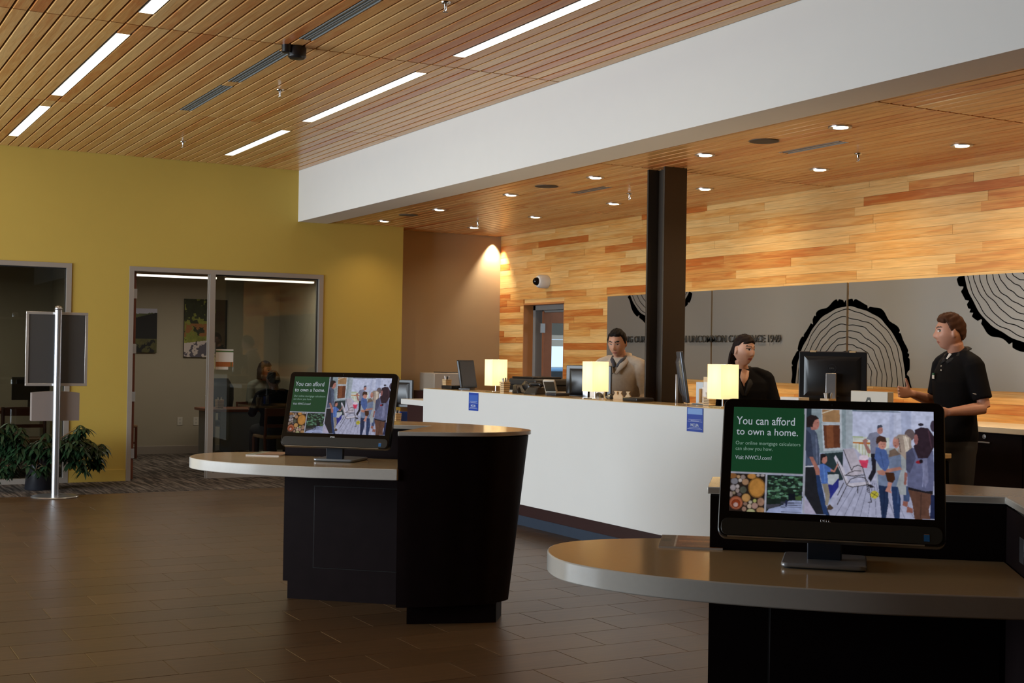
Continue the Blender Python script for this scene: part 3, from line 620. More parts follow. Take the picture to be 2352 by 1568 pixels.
    logs = [(530, 1150, 120, 140, (165, 115, 55)), (240, 1360, 95, 95, (150, 85, 60)), (240, 1370, 62, 60, (120, 48, 22)), (235, 1385, 35, 32, (165, 135, 128)), (380, 1290, 62, 60, (160, 120, 72)), (372, 1070, 50, 46, (140, 108, 82)), (460, 990, 62, 40, (165, 115, 60)), (220, 1060, 52, 46, (110, 108, 115)), (200, 1150, 40, 44, (140, 132, 135)), (340, 1180, 50, 50, (70, 72, 62)), (585, 1345, 52, 60, (140, 108, 90)), (500, 1400, 46, 44, (150, 120, 110)), (425, 1405, 32, 34, (165, 145, 125)), (580, 1460, 60, 42, (150, 115, 80)), (440, 1350, 26, 24, (160, 150, 135)), (500, 1330, 26, 26, (150, 150, 90)), (262, 1132, 28, 28, (160, 150, 150)), (262, 1190, 28, 32, (135, 120, 115)), (300, 1048, 26, 26, (165, 155, 150)), (276, 998, 26, 24, (150, 120, 90)), (340, 1005, 34, 34, (125, 110, 105)), (286, 1242, 30, 26, (85, 75, 78)), (210, 1222, 24, 22, (130, 115, 95)), (370, 1375, 30, 26, (125, 98, 85)), (352, 1445, 32, 34, (140, 110, 95)), (445, 1478, 60, 36, (150, 148, 110)), (170, 1240, 26, 40, (130, 112, 105)), (195, 985, 60, 40, (120, 80, 45)), (610, 980, 30, 18, (160, 150, 150)), (550, 978, 24, 20, (150, 140, 140))]
    for x, y, rx, ry, c in logs: E(tuple(int(k*0.72) for k in c), x, y, rx, ry, f=lef); E(c, x, y, rx*0.87, ry*0.87, f=lef)
    # forest
    P((22, 34, 30), 675, 970, 1170, 985, 1150, 1500, 655, 1490, f=lef); r2 = random.Random(4)
    for _ in range(150):
        x = r2.uniform(690, 1150); y = r2.uniform(985, 1300); g = r2.choice([(50, 84, 60), (76, 112, 88), (36, 58, 46), (98, 138, 118), (24, 38, 34)])
        E(g, x, y, r2.uniform(8, 34), r2.uniform(5, 16), f=lef)
    P((14, 20, 30), 970, 1230, 1060, 1230, 1080, 1310, 960, 1320, f=lef); P((60, 82, 50), 1060, 1270, 1150, 1260, 1150, 1325, 1070, 1320, f=lef)
    P((140, 150, 185), 980, 1325, 1150, 1325, 1150, 1500, 655, 1490, 700, 1440, 860, 1400, f=lef); P((60, 60, 70), 660, 1380, 860, 1370, 830, 1410, 670, 1440, f=lef)
    for y in (1345, 1362, 1385, 1412, 1480): Ln((50, 52, 66), 860, y, 1145, y+8, 8, f=lef)
    P((26, 30, 60), 925, 1320, 950, 1320, 945, 1410, 928, 1410, f=lef)
    # white dividers
    Ln((150, 152, 165), 1212, 50, 1172, 1500, 26, f=lef); Ln((150, 152, 165), 165, 940, 1180, 968, 22, f=lef); Ln((150, 152, 165), 665, 965, 642, 1490, 28, f=lef)
    # soften the outlines and vary the light across it the way a photograph does
    for _ in range(2):
        q = np.pad(img, ((1, 1), (1, 1), (0, 0)), 'edge'); img = (q[1:-1, 1:-1]*4+q[:-2, 1:-1]+q[2:, 1:-1]+q[1:-1, :-2]+q[1:-1, 2:])/8
    lo = sum(np.kron(np.random.default_rng(k).uniform(-1, 1, (NY//s+1, NX//s+1)), np.ones((s, s)))[:NY, :NX]*w for k, s, w in ((1, 5, 0.06), (2, 11, 0.07), (3, 2, 0.05)))
    q = np.pad(lo, 2, 'edge'); lo = sum(q[i:i+NY, j:j+NX] for i in range(5) for j in range(5))/25
    keep = (X > 0.385)[..., None] | (Y > 0.62)[..., None]
    img = np.where(keep, img*(1+lo[..., None]*1.6), img)
    return np.clip(img, 0, 1)
def painted(name, img, w, h, m, parent=None, loc=(0, 0, 0)):
    """flat picture: grid of faces coloured per face, in the local xz plane facing -y"""
    NY, NX = img.shape[:2]
    xs = np.linspace(-w/2, w/2, NX+1); zs = np.linspace(h/2, -h/2, NY+1)
    gx, gz = np.meshgrid(xs, zs); v = np.stack([gx.ravel(), np.zeros(gx.size), gz.ravel()], 1)
    i = np.arange(NY)[:, None]*(NX+1)+np.arange(NX)[None, :]; f = np.stack([i+NX+1, i+NX+2, i+1, i], -1).reshape(-1, 4)
    me = bpy.data.meshes.new(name); me.vertices.add(len(v)); me.vertices.foreach_set('co', v.ravel()); me.loops.add(f.size); me.loops.foreach_set('vertex_index', f.ravel().astype(np.int32))
    me.polygons.add(len(f)); me.polygons.foreach_set('loop_start', (np.arange(len(f))*4).astype(np.int32)); me.update(calc_edges=True)
    at = me.color_attributes.new('tint', 'FLOAT_COLOR', 'CORNER'); c = np.ones((len(f), 4, 4)); c[:, :, :3] = img.reshape(-1, 1, 3); at.data.foreach_set('color', c.ravel())
    me.materials.append(m); o = bpy.data.objects.new(name, me); COL.objects.link(o); o.location = loc
    if parent: o.parent = parent
    return o
M_screen = attr_mat('lit_screen', emit=0.82, rough=0.12, spec=0.5)
M_scrtext = mat('screen_text', (0.01, 0.01, 0.01), 0.3, noise=0, emit=S(160, 165, 174), estr=1.0)
M_scrtext2 = mat('screen_text_dim', (0.01, 0.01, 0.01), 0.3, noise=0, emit=S(118, 142, 130), estr=1.0)
PIC = build_screen_picture(470, 264)
M_brand = mat('badge_silver', (0.5, 0.5, 0.5), 0.35, metal=0.8, noise=0)
def serif_font():
    return None
def rrect(w, h, r, n=5, cx=0, cz=0):
    o = []
    for sx, sz, a0 in ((1, -1, -90), (1, 1, 0), (-1, 1, 90), (-1, -1, 180)):
        for k in range(n+1):
            a = math.radians(a0+90*k/n); o.append((cx+sx*(w/2-r)+r*math.cos(a), cz+sz*(h/2-r)+r*math.sin(a)))
    return o
def slab_xz(pts, y0, y1):
    """extrude an outline in the xz plane along y"""
    n = len(pts); v = [(p[0], y0, p[1]) for p in pts]+[(p[0], y1, p[1]) for p in pts]
    b = MB(); return b.add(v, [tuple(range(n)), tuple(range(2*n-1, n-1, -1))]+[(i, n+i, n+(i+1) % n, (i+1) % n) for i in range(n)])
def make_aio(loc, rz, tilt, pic_c, label):
    """all-in-one computer; local -y faces the user; pic_c = picture centre in local coordinates"""
    t = thing('all_in_one_computer', label, 'computer', loc, rz, 'computers on the kiosks')
    tx = Matrix.Translation(Vector(pic_c)) @ Matrix.Rotation(-tilt, 4, 'X')
    def put(o): o.matrix_local = tx @ o.matrix_basis; return o
    W_, H_ = 0.597, 0.336
    put(slab_xz(rrect(0.662, 0.445, 0.026, cz=-0.024), 0.008, 0.042).build('case', M_black, t, bevel=0.004))
    fr = put(slab_xz(rrect(0.656, 0.440, 0.024, cz=-0.024), 0.002, 0.009).build('front_glass', M_gloss_black, t, bevel=0.001))
    put(painted('screen', PIC, W_, H_, M_screen, t, (0, 0.0012, 0)))
    def st(n, body, x, z, h, w, m, a='LEFT', bold=-0.004):
        o = text(n, body, h, w, (x, 0.0002, z), (PI/2, 0, 0), m, t, extrude=0, bold=bold, align=a); return put(o)
    px = lambda f: -W_/2+f*W_
    pz = lambda f: H_/2-f*H_
    st('screen_text', 'You can afford', px(0.017), pz(0.172), 0.0265, 0.178, M_scrtext, bold=0.004)
    st('screen_text', 'to own a home.', px(0.019), pz(0.272), 0.0225, 0.187, M_scrtext, bold=0.004)
    st('screen_text', 'Our online mortgage calculators', px(0.018), pz(0.378), 0.0150, 0.196, M_scrtext2)
    st('screen_text', 'can show you how.', px(0.019), pz(0.432), 0.0150, 0.112, M_scrtext2)
    st('screen_text', 'Visit NWCU.com!', px(0.019), pz(0.508), 0.0125, 0.110, M_scrtext)
    b = slab_xz(rrect(0.640, 0.052, 0.020, cz=-0.216), -0.0005, 0.003); put(b.build('lower_strip', mat('lower_strip', (0.028, 0.027, 0.022), 0.35, noise=0), t, bevel=0.001))
    put(bx(-0.30, 0.27, -0.002, 0.004, -0.2475, -0.2445).build('chin_line', mat('bronze_line', (0.30, 0.25, 0.18), 0.4, metal=0.5, noise=0), t))
    o = text('badge', 'DELL', 0.0085, 0.030, (-0.012, -0.0008, -0.191), (PI/2, 0, 0), M_brand, t, extrude=0.0006, bold=0.03, align='C'); put(o)
    st_ = put(bx(0.268, 0.284, -0.0012, 0.0, -0.234, -0.214).build('chip_sticker', mat('blue_sticker', (0.02, 0.14, 0.36), 0.4, noise=0), t))
    b = bx(0.269, 0.283, -0.0014, 0.0, -0.2140, -0.2125); put(b.build('sticker_band', mat('orange_band', (0.5, 0.2, 0.05), 0.4, noise=0), t))
    put(MB().lathe([(0.0025, 0.0), (0.0025, 0.001)], (0, 0.0, 0), 12, axis='y').build('webcam', M_slot, t)).matrix_local = tx @ Matrix.Translation((0, 0.001, H_/2+0.014))
    # stand: neck and rounded foot plate
    b = MB(); b.box(-0.052, 0.052, pic_c[1]+0.05, pic_c[1]+0.075, 0.012, pic_c[2]-0.08); b.build('neck', mat('stand_blue_grey', (0.030, 0.036, 0.050), 0.3, metal=0.3, noise=0), t, bevel=0.004)
    MB().prism(rrect(0.252, 0.245, 0.022, cx=0, cz=0.11), 0.004, 0.017).build('foot', mat('stand_foot', (0.30, 0.30, 0.305), 0.32, metal=0.35, noise=0.02), t, bevel=0.004)
    MB().prism(rrect(0.240, 0.233, 0.022, cx=0, cz=0.11), 0.0, 0.005).build('foot_pad', M_dark, t)
    return t
def kiosk_pt(K, w, n, z=0.865):
    return K.matrix_basis_loc(w, n, z)
def kpt(loc, rz, w, n, z): 
    c, s = math.cos(rz), math.sin(rz); x, y = w, -n
    return (loc[0]+x*c-y*s, loc[1]+x*s+y*c, z)
R1, R2 = math.atan2(-0.744, -0.668), math.atan2(-0.769, -0.639)
# picture normal at 136.4 deg -> local -y must point that way: rz = 136.4+90
RZA = math.radians(136.4+90)
def aio_at(piccentre, tilt, foot, label):
    # foot = point under the front middle of the foot plate; local frame origin there
    c, s = math.cos(-RZA), math.sin(-RZA); dx, dy = piccentre[0]-foot[0], piccentre[1]-foot[1]
    return make_aio((foot[0], foot[1], 0.865), RZA, math.radians(tilt), (dx*c-dy*s, dx*s+dy*c, piccentre[2]-0.865), label)
aio_at((3.014, -2.776, 1.188), 21.8, (2.995, -2.735), 'black all-in-one computer on the foreground kiosk, largest screen in view')
aio_at((7.048, -2.769, 1.193), 17.8, (7.108, -2.765), 'black all-in-one computer on the mid-floor kiosk, leaning back on a silver foot')
# leaflets on the kiosks
def leaflet_img(kind):
    im = np.zeros((24, 34, 3)); im[:] = S(150, 95, 55); 
    im[:, :8] = S(110, 100, 80) if kind else S(140, 150, 130); im[:, 8:9] = S(215, 210, 200); im[:6, 14:30] = S(175, 120, 80); im[10:13, 10:34] = S(200, 140, 90); im[16:20, 12:] = S(120, 70, 40); im[8:14, 1:6] = S(55, 70, 50)
    im *= rng.uniform(0.8, 1.15, (24, 34, 1)); return im
M_print = attr_mat('printed_paper', rough=0.35)
for loc, rz, k, lab in (((3.612, -2.705, 0.865), R2+0.03, 1, 'glossy brochure lying on the foreground kiosk top beside its dark back panel'), ((7.745, -2.60, 0.865), R1+0.05, 0, 'small leaflet lying on the mid-floor kiosk top behind its computer')):
    t = thing('brochure', lab, 'brochure', loc, rz)
    bx(-0.105, 0.105, -0.14, 0.14, 0.0, 0.006).build('pages', M_paper, t)
    c = painted('cover', leaflet_img(k), 0.21, 0.28, M_print, t, (0, 0, 0.0065)); c.rotation_euler = (-PI/2, 0, 0)
# ================================================================ teller counter
ZC = 1.157
t = thing('teller_counter', 'long white teller counter with a tan ledge top and dark kick below', 'counter', (8.9, -5.55, 0))
X0, X1 = 5.75-8.9, 11.86-8.9
bx(X0, X1, -0.04, 0.0, 0.213, ZC-0.004).build('front_panel', M_counter, t, bevel=0.002)
bx(X0, X1, -0.325, -0.002, ZC-0.022, ZC).build('ledge', M_lamtop, t, bevel=0.003)
b = MB(); b.box(X0, X1, -0.30, -0.15, 0.085, ZC-0.022); b.build('kick_panel', M_maroon, t)
bx(X0, X1, -0.30, -0.142, 0.0, 0.086).build('rubber_base', M_base_sheen, t)
bx(X0, X0+0.04, -0.325, -0.04, 0.0, ZC-0.022).build('end_panel', M_maroon, t)
t = thing('teller_desk', 'lower tan work surface behind the white teller counter', 'desk', (8.9, -6.08, 0))
bx(-3.1, 2.9, -0.25, 0.195, 0.90, 0.93).build('work_top', M_lamtop, t, bevel=0.003)
for x in (-3.0, -1.6, -0.35, 0.9, 2.8): bx(x, x+0.03, -0.22, 0.19, 0.0, 0.90).build('support_panel', M_maroon, t)
t = thing('side_counter', 'low white edged counter with maroon panel left of the teller counter', 'counter', (12.2, -5.6, 0))
bx(-0.30, 0.27, -0.45, 0.02, 0.975, 1.03).build('counter_top', M_counter, t, bevel=0.003)
bx(-0.30, 0.17, -0.40, -0.01, 0.0, 0.975).build('cabinet', M_maroon, t)
t = thing('low_desk', 'low tan topped desk left of the side counter', 'desk', (12.95, -5.85, 0))
bx(-0.40, 0.40, -0.45, 0.35, 0.735, 0.765).build('desk_top', M_lamtop, t, bevel=0.003)
bx(-0.38, 0.38, -0.40, 0.30, 0.0, 0.735).build('cabinet', M_maroon, t)

# deposit insurance signs on the counter front
M_blue = mat('sign_blue', (0.012, 0.055, 0.36), 0.4, noise=0); M_blue_l = mat('sign_pale_blue', (0.20, 0.36, 0.70), 0.4, noise=0); M_sign_w = mat('sign_lettering', (0.62, 0.70, 0.82), 0.5, noise=0)
def sign(x0, x1, z0, z1, label, gradient):
    w = x1-x0; h = z1-z0
    t = thing('notice_sign', label, 'sign', ((x0+x1)/2, -5.5495, z0), 0, 'blue notices on the counter')
    bx(-w/2, w/2, 0, 0.003, 0, h).build('plate', M_blue, t)
    b = MB()
    if gradient: b.box(-w/2+0.008, w/2-0.008, 0.003, 0.0036, h*0.72, h*0.97)
    else: b.box(-w/2+0.008, w/2-0.008, 0.003, 0.0036, h*0.50, h*0.88)
    b.build('pale_band', M_blue_l if gradient else mat('sign_mid_blue', (0.045, 0.12, 0.46), 0.4, noise=0), t)
    b = MB()
    for f, k in ((0.50, .8), (0.45, .5), (0.42, .9), (0.16, .7), (0.11, .9)) : b.box(-w/2*k, w/2*k, 0.003, 0.0038, h*f, h*f+0.0018)
    b.build('text_lines', M_sign_w, t)
    text('lettering', 'NCUA', h*0.13, w*0.5, (0, 0.0035, h*0.21), (PI/2, 0, PI), M_sign_w, t, extrude=0.0004, bold=0.02, align='C')
sign(10.667, 10.858, 0.981, 1.146, 'blue NCUA notice on the counter front under the leftmost table lamp', False)
sign(7.295, 7.481, 0.984, 1.151, 'blue NCUA notice on the counter front right of the steel column', True)

# table lamps -------------------------------------------------------
M_shade = bpy.data.materials.new('fabric_shade'); M_shade.use_nodes = True; nt = M_shade.node_tree; nt.nodes.clear()
o_ = nt.nodes.new('ShaderNodeOutputMaterial'); tr = nt.nodes.new('ShaderNodeBsdfTranslucent'); df = nt.nodes.new('ShaderNodeBsdfDiffuse'); mx = nt.nodes.new('ShaderNodeMixShader'); mx.inputs[0].default_value = 0.35
tcn = nt.nodes.new('ShaderNodeTexCoord'); mpn = nt.nodes.new('ShaderNodeMapping'); mpn.inputs['Scale'].default_value = (160, 160, 3); nn = nt.nodes.new('ShaderNodeTexNoise'); nn.inputs['Scale'].default_value = 1.0
mrx = nt.nodes.new('ShaderNodeMix'); mrx.data_type = 'RGBA'; mrx.inputs[6].default_value = (0.88, 0.80, 0.60, 1); mrx.inputs[7].default_value = (0.99, 0.94, 0.78, 1)
nt.links.new(tcn.outputs['Object'], mpn.inputs[0]); nt.links.new(mpn.outputs[0], nn.inputs['Vector']); nt.links.new(nn.outputs['Fac'], mrx.inputs[0]); nt.links.new(mrx.outputs[2], tr.inputs[0]); df.inputs[0].default_value = (0.85, 0.78, 0.62, 1)
em = nt.nodes.new('ShaderNodeEmission'); em.inputs[0].default_value = (1.0, 0.80, 0.50, 1); em.inputs[1].default_value = 0.35; ads = nt.nodes.new('ShaderNodeAddShader')
nt.links.new(tr.outputs[0], mx.inputs[1]); nt.links.new(df.outputs[0], mx.inputs[2]); nt.links.new(mx.outputs[0], ads.inputs[0]); nt.links.new(em.outputs[0], ads.inputs[1]); nt.links.new(ads.outputs[0], o_.inputs[0])
def lamp(x, y, label):
    t = thing('table_lamp', label, 'lamp', (x, y, ZC), 0, 'table lamps on the teller counter')
    s = 0.076; b = MB(); w = 0.0015; z0, z1 = 0.060, 0.300
    for q in ((-s, s, -s, -s+w), (-s, s, s-w, s), (-s, -s+w, -s, s), (s-w, s, -s, s)): b.box(q[0], q[1], q[2], q[3], z0, z1)
    b.build('lamp_shade', M_shade, t)
    bx(-0.07, 0.07, -0.07, 0.07, 0.0, 0.010).build('base', M_chrome, t, bevel=0.002)
    MB().lathe([(0.006, 0.01), (0.006, 0.11)], (0, 0, 0), 12).build('post', M_chrome, t)
    MB().lathe([(0.012, 0.11), (0.012, 0.14), (0.024, 0.165), (0.026, 0.185), (0.016, 0.208), (0, 0.214)], (0, 0, 0), 14).build('bulb', mat('bulb', (0.9, 0.9, 0.8), 0.5, noise=0, emit=(1.0, 0.8, 0.5), estr=4), t)
    l = bpy.data.lights.new('bulb_light', 'POINT'); l.energy = 11; l.color = (1.0, 0.84, 0.58); l.shadow_soft_size = 0.03
    o = bpy.data.objects.new('bulb_light', l); COL.objects.link(o); o.parent = t; o.location = (0, 0, 0.245)
lamp(10.58, -5.68, 'lit square table lamp at the left end of the teller counter')
lamp(8.89, -5.68, 'lit square table lamp left of the steel column')
lamp(7.25, -5.68, 'lit square table lamp right of the steel column, beside the woman')

# pen holders: slatted wooden cups full of pens -----------------------
M_wood_l = mat('pale_bamboo', (0.60, 0.42, 0.22), 0.5, noise=0.12, scale=30); M_wood_d = mat('dark_line', (0.10, 0.05, 0.025), 0.6, noise=0)
M_penw = mat('white_pen', (0.7, 0.7, 0.7), 0.4, noise=0)
def pen_holder(loc, rz, label, s=0.036, h=0.105, taper=0.006):
    t = thing('pen_holder', label, 'pen holder', loc, rz, 'wooden pen holders')
    b = MB(); n = 6
    for i in range(n):
        z0 = h*i/n; z1 = h*(i+1)/n-0.004; k0 = s-taper*(1-i/n); b.prism([(-k0, -k0), (k0, -k0), (k0, k0), (-k0, k0)], z0, z1)
    b.build('cup', M_wood_l, t)
    k = s-taper-0.003; bx(-k, k, -k, k, 0.002, h-0.008).build('lining', M_wood_d, t)
    for i in range(7):
        a = i*0.9; x, y = 0.02*math.cos(a), 0.02*math.sin(a); r = random.uniform
        MB().tube([(x*0.6, y*0.6, h-0.03), (x*1.2, y*1.2, h+r(0.022, 0.034))], 0.0052, 7).build('pen', M_penw if i % 3 else M_black, t)
pen_holder((11.84, -5.80, ZC), 0.1, 'wooden pen holder at the far left end of the teller ledge', h=0.092)
pen_holder((10.36, -5.655, ZC), 0.1, 'wooden pen holder right beside the left table lamp')
pen_holder((7.37, -5.655, ZC), 0.1, 'wooden pen holder at the foot of the lamp right of the column', h=0.075)
pen_holder((6.33, -5.80, ZC), 0.1, 'wooden pen holder before the back of the wide black monitor', h=0.10)
pen_holder((12.85, -5.71, 0.765), 0.1, 'wooden pen holder on the low desk behind the mid-floor kiosk', h=0.10)
bx(-0.05, 0.05, -0.05, 0.05, 0, 0.105)
tag(bx(12.87, 12.93, -5.85, -5.765, 0.765, 0.875).build('blue_card_box', M_blue, bevel=0.002), 'small blue box beside the pen holder on the low desk', 'box')

# monitors ------------------------------------------------------------
def monitor(loc, rz, w, h, zc, label, tilt=0.0, neck=(0.05, 0.03), logo=None, back=M_black, clips=False, foot=(0.22, 0.18)):
    """local -y is the screen side, +y the back; zc = centre height above the stand foot"""
    t = thing('desktop_monitor', label, 'monitor', loc, rz, 'monitors at the teller desks')
    tx = Matrix.Translation((0, 0, zc)) @ Matrix.Rotation(-tilt, 4, 'X')
    def put(o): o.matrix_local = tx @ o.matrix_basis; return o
    put(slab_xz(rrect(w, h, 0.010), -0.012, 0.012).build('casing', back, t, bevel=0.005))
    put(bx(-w/2+0.016, w/2-0.016, -0.0135, -0.012, -h/2+0.02, h/2-0.016).build('screen', mat('dark_screen', (0.045, 0.045, 0.05), 0.25, noise=0), t))
    # bulged back
    b = MB(); q = [(w*0.42, h*0.40), (w*0.34, h*0.30)]
    v = [(-q[0][0], 0.012, -q[0][1]), (q[0][0], 0.012, -q[0][1]), (q[0][0], 0.012, q[0][1]), (-q[0][0], 0.012, q[0][1]), (-q[1][0], 0.03, -q[1][1]), (q[1][0], 0.03, -q[1][1]), (q[1][0], 0.03, q[1][1]), (-q[1][0], 0.03, q[1][1])]
    b.add(v, [(7, 6, 5, 4), (0, 1, 5, 4)[::-1], (1, 2, 6, 5)[::-1], (2, 3, 7, 6)[::-1], (3, 0, 4, 7)[::-1]]); put(b.build('back_cover', back, t))
    if logo:
        M_ring = mat('logo_grey', (0.10, 0.10, 0.105), 0.35, metal=0.6, noise=0)
        b = MB(); R_ = logo
        for k in range(28):
            a0, a1 = 2*PI*k/28, 2*PI*(k+1)/28
            v = [(r*math.cos(a), 0.0312, r*math.sin(a)+h*0.16) for a in (a0, a1) for r in (R_, R_*0.90)]; b.add(v, [(0, 1, 3, 2), (2, 3, 1, 0)])
        put(b.build('logo_ring', M_ring, t))
        o = text('logo_text', 'DELL', R_*0.34, R_*1.15, (0, 0.0313, h*0.16-R_*0.17), (PI/2, 0, PI), M_ring, t, extrude=0.0004, bold=0.02, align='C'); put(o)
    if clips:
        b = MB(); 
        for x in (-w*0.29, w*0.29): b.box(x-0.02, x+0.02, -0.02, 0.016, h/2-0.006, h/2+0.006)
        put(b.build('clips', M_wood_l, t)); put(bx(-w/2+0.01, w/2-0.01, -0.01, 0.012, h/2-0.004, h/2+0.0005).build('top_edge', mat('bronze_top', (0.20, 0.15, 0.12), 0.35, metal=0.6, noise=0), t))
    bx(-neck[0]/2, neck[0]/2, 0.036, 0.036+neck[1], 0.012, zc+0.02).build('neck', M_silver, t, bevel=0.003)
    bx(-foot[0]/2, foot[0]/2, -0.06, foot[1]-0.06, 0.0, 0.014).build('foot', M_black, t, bevel=0.003)
    return t
# their backs look at the lobby (towards +y and the camera)
monitor((6.53, -6.02, 0.93), math.radians(38), 0.44, 0.325, 0.462, 'wide black monitor seen from behind with a round logo, left of the standing man', logo=0.028, clips=True, neck=(0.066, 0.035))
monitor((9.62, -6.08, 0.93), math.radians(30), 0.44, 0.29, 0.345, 'black monitor seen from behind in front of the man in the beige sweater')
monitor((11.40, -5.80, ZC), math.atan2(-0.66, -0.75)+PI/2, 0.40, 0.275, 0.150, 'slim dark monitor turned sideways at the left of the leftmost table lamp', tilt=0.16, neck=(0.03, 0.02), foot=(0.13, 0.12))
monitor((8.26, -6.08, 0.93), math.radians(-31), 0.34, 0.40, 0.42, 'tall silver edged monitor seen almost edge on, leaning against the column', tilt=0.15, neck=(0.04, 0.02), back=mat('blue_grey_back', (0.10, 0.115, 0.14), 0.3, metal=0.5, noise=0))
monitor((13.10, -5.80, 0.765), math.radians(30), 0.46, 0.30, 0.30, 'black monitor with a white stand on the low desk behind the mid-floor kiosk', neck=(0.055, 0.03), logo=0.024)
tag(bx(7.83, 7.93, -5.98, -5.96, 0.93, 1.32).build('paper_slip_stand', mat('pale_blue_white', (0.55, 0.62, 0.68), 0.4, noise=0), bevel=0.003), 'thin pale upright card edge just left of the column', 'card')

# small things along the ledge ------------------------------------------
t = thing('payment_terminal', 'white card terminal tilted up with a dark screen on the counter', 'card terminal', (9.80, -5.80, ZC), math.radians(40))
b = MB(); tx = Matrix.Rotation(math.radians(50), 4, 'X')
o = bx(-0.055, 0.055, -0.013, 0.013, -0.075, 0.075).build('body', M_offwhite, t, bevel=0.008); o.matrix_local = Matrix.Translation((0, 0, 0.072)) @ Matrix.Rotation(math.radians(-38), 4, 'X')
o = bx(-0.045, 0.045, 0.0, 0.003, -0.035, 0.068).build('display', mat('terminal_display', (0.05, 0.045, 0.035), 0.3, noise=0), t); o.matrix_local = Matrix.Translation((0, 0, 0.072)) @ Matrix.Rotation(math.radians(-38), 4, 'X') @ Matrix.Translation((0, 0.0135, 0))
o = bx(-0.04, 0.04, -0.05, 0.02, 0.0, 0.02).build('stand', M_black, t, bevel=0.003)
def hump(name, label, cat, loc, r, rz=0, m=None, grp=None):
    o = MB().ball((0, 0, 0), r, 18, 12); o.v = [(x, y, max(z, 0)) for x, y, z in o.v]
    o = o.build(name, m or M_black, smooth=True); o.location = loc; o.rotation_euler = (0, 0, rz); return tag(o, label, cat, grp)
t = thing('desk_telephone', 'black desk telephone lying on the counter left of the card terminal', 'telephone', (10.02, -5.78, ZC), 0.2)
b = MB(); b.prism([(-0.085, -0.08), (0.085, -0.08), (0.085, 0.08), (-0.085, 0.08)], 0, 0.065, top=[(-0.06, -0.08), (0.06, -0.08), (0.06, 0.03), (-0.06, 0.03)]); b.build('body', M_black, t, bevel=0.008)
MB().tube([(-0.075, 0.0, 0.075), (-0.05, 0.0, 0.092), (0.05, 0.0, 0.092), (0.075, 0.0, 0.075)], [0.018, 0.013, 0.013, 0.018], 10).build('handset', M_black, t, smooth=True)
t = thing('check_scanner', 'low black cheque scanner with a curved cover beside the left pen holder', 'scanner', (10.33, -5.80, ZC), 0.1)
MB().prism([(-0.05, -0.06), (0.05, -0.06), (0.05, 0.06), (-0.05, 0.06)], 0, 0.075, top=[(0.0, -0.05), (0.045, -0.05), (0.045, 0.05), (0.0, 0.05)]).build('body', M_black, t, bevel=0.006)
MB().tube([(-0.13, 0, 0.005), (-0.12, 0, 0.06), (-0.08, 0, 0.078), (-0.05, 0, 0.05)], 0.012, 8, flat=3.5).build('cover', M_black, t, smooth=True)
tag(bx(9.56, 9.72, -5.85, -5.71, ZC, ZC+0.026).build('black_tray', mat('navy_plastic', (0.015, 0.018, 0.03), 0.35, noise=0), bevel=0.006), 'flat dark blue black tray in front of the card terminal', 'tray')
tag(bx(8.30, 8.50, -5.84, -5.68, ZC, ZC+0.030).build('black_tray', M_black, bevel=0.008), 'flat black tray beside the man in the beige sweater', 'tray')
tag(bx(11.50, 11.72, -5.84, -5.68, ZC, ZC+0.034).build('black_folder', M_black, bevel=0.004), 'black folder between the far left pen holder and the sideways monitor', 'folder')
hump('microphone', 'black dome shaped device right of the middle table lamp', 'device', (8.83, -5.79, ZC), (0.045, 0.04, 0.045))
hump('cable_bundle', 'dark lump of cables behind the middle lamp foot', 'cables', (9.02, -5.80, ZC), (0.05, 0.035, 0.05), m=mat('cable_brown', (0.03, 0.026, 0.022), 0.3, noise=0.5, scale=60))
def vase_cut(x, label):
    t = thing('wooden_figure', label, 'figure', (x, -5.78, ZC), 0.6, 'small wooden cut-outs on the ledge')
    pts = [(-0.022, 0), (0.022, 0), (0.024, 0.03), (0.012, 0.045), (0.009, 0.055), (0.016, 0.064), (0.016, 0.07), (-0.016, 0.07), (-0.016, 0.064), (-0.009, 0.055), (-0.012, 0.045), (-0.024, 0.03)]
    slab_xz(pts, -0.009, 0.009).build('cutout', M_wood_l, t, bevel=0.002)
    bx(-0.024, 0.024, -0.014, 0.014, 0, 0.004).build('base', M_wood_l, t)
vase_cut(8.735, 'left one of the pale wooden bottle cut-outs on the ledge'); vase_cut(8.675, 'middle one of the pale wooden bottle cut-outs on the ledge'); vase_cut(8.565, 'right one of the pale wooden bottle cut-outs, set a little apart')
o = MB().tube([(-0.07, 0, 0.006), (0.06, 0, 0.010), (0.075, 0, 0.011)], [0.005, 0.006, 0.002], 8).build('ballpoint_pen', mat('grey_blue_pen', (0.10, 0.14, 0.18), 0.35, noise=0)); o.location = (7.57, -5.73, ZC); o.rotation_euler = (0, 0, 0.3); tag(o, 'grey blue pen lying on the ledge right of the column', 'pen')
t = thing('brochure_rack', 'pale wooden brochure rack half hidden by the right table lamp', 'rack', (7.60, -5.80, ZC), 0.2)
b = MB(); b.box(-0.05, 0.05, -0.04, -0.03, 0, 0.205); b.box(-0.05, 0.05, -0.04, 0.03, 0, 0.02); b.box(-0.05, -0.044, -0.04, 0.02, 0, 0.12); b.box(0.044, 0.05, -0.04, 0.02, 0, 0.12); b.build('rack_body', M_wood_l, t)
b = MB(); b.box(-0.04, 0.04, -0.028, -0.022, 0.02, 0.17); b.box(-0.04, 0.04, -0.01, -0.004, 0.02, 0.13); b.build('brochures', M_paper, t)
tag(bx(6.54, 6.72, -5.83, -5.74, ZC, ZC+0.095).build('card_dispenser', M_paper, bevel=0.002), 'white card dispenser on the ledge left of the wide black monitor', 'dispenser')
t = thing('counter_sign', 'low white counter sign with a black pointed logo right of the wide monitor', 'sign', (5.92, -5.75, ZC), 0)
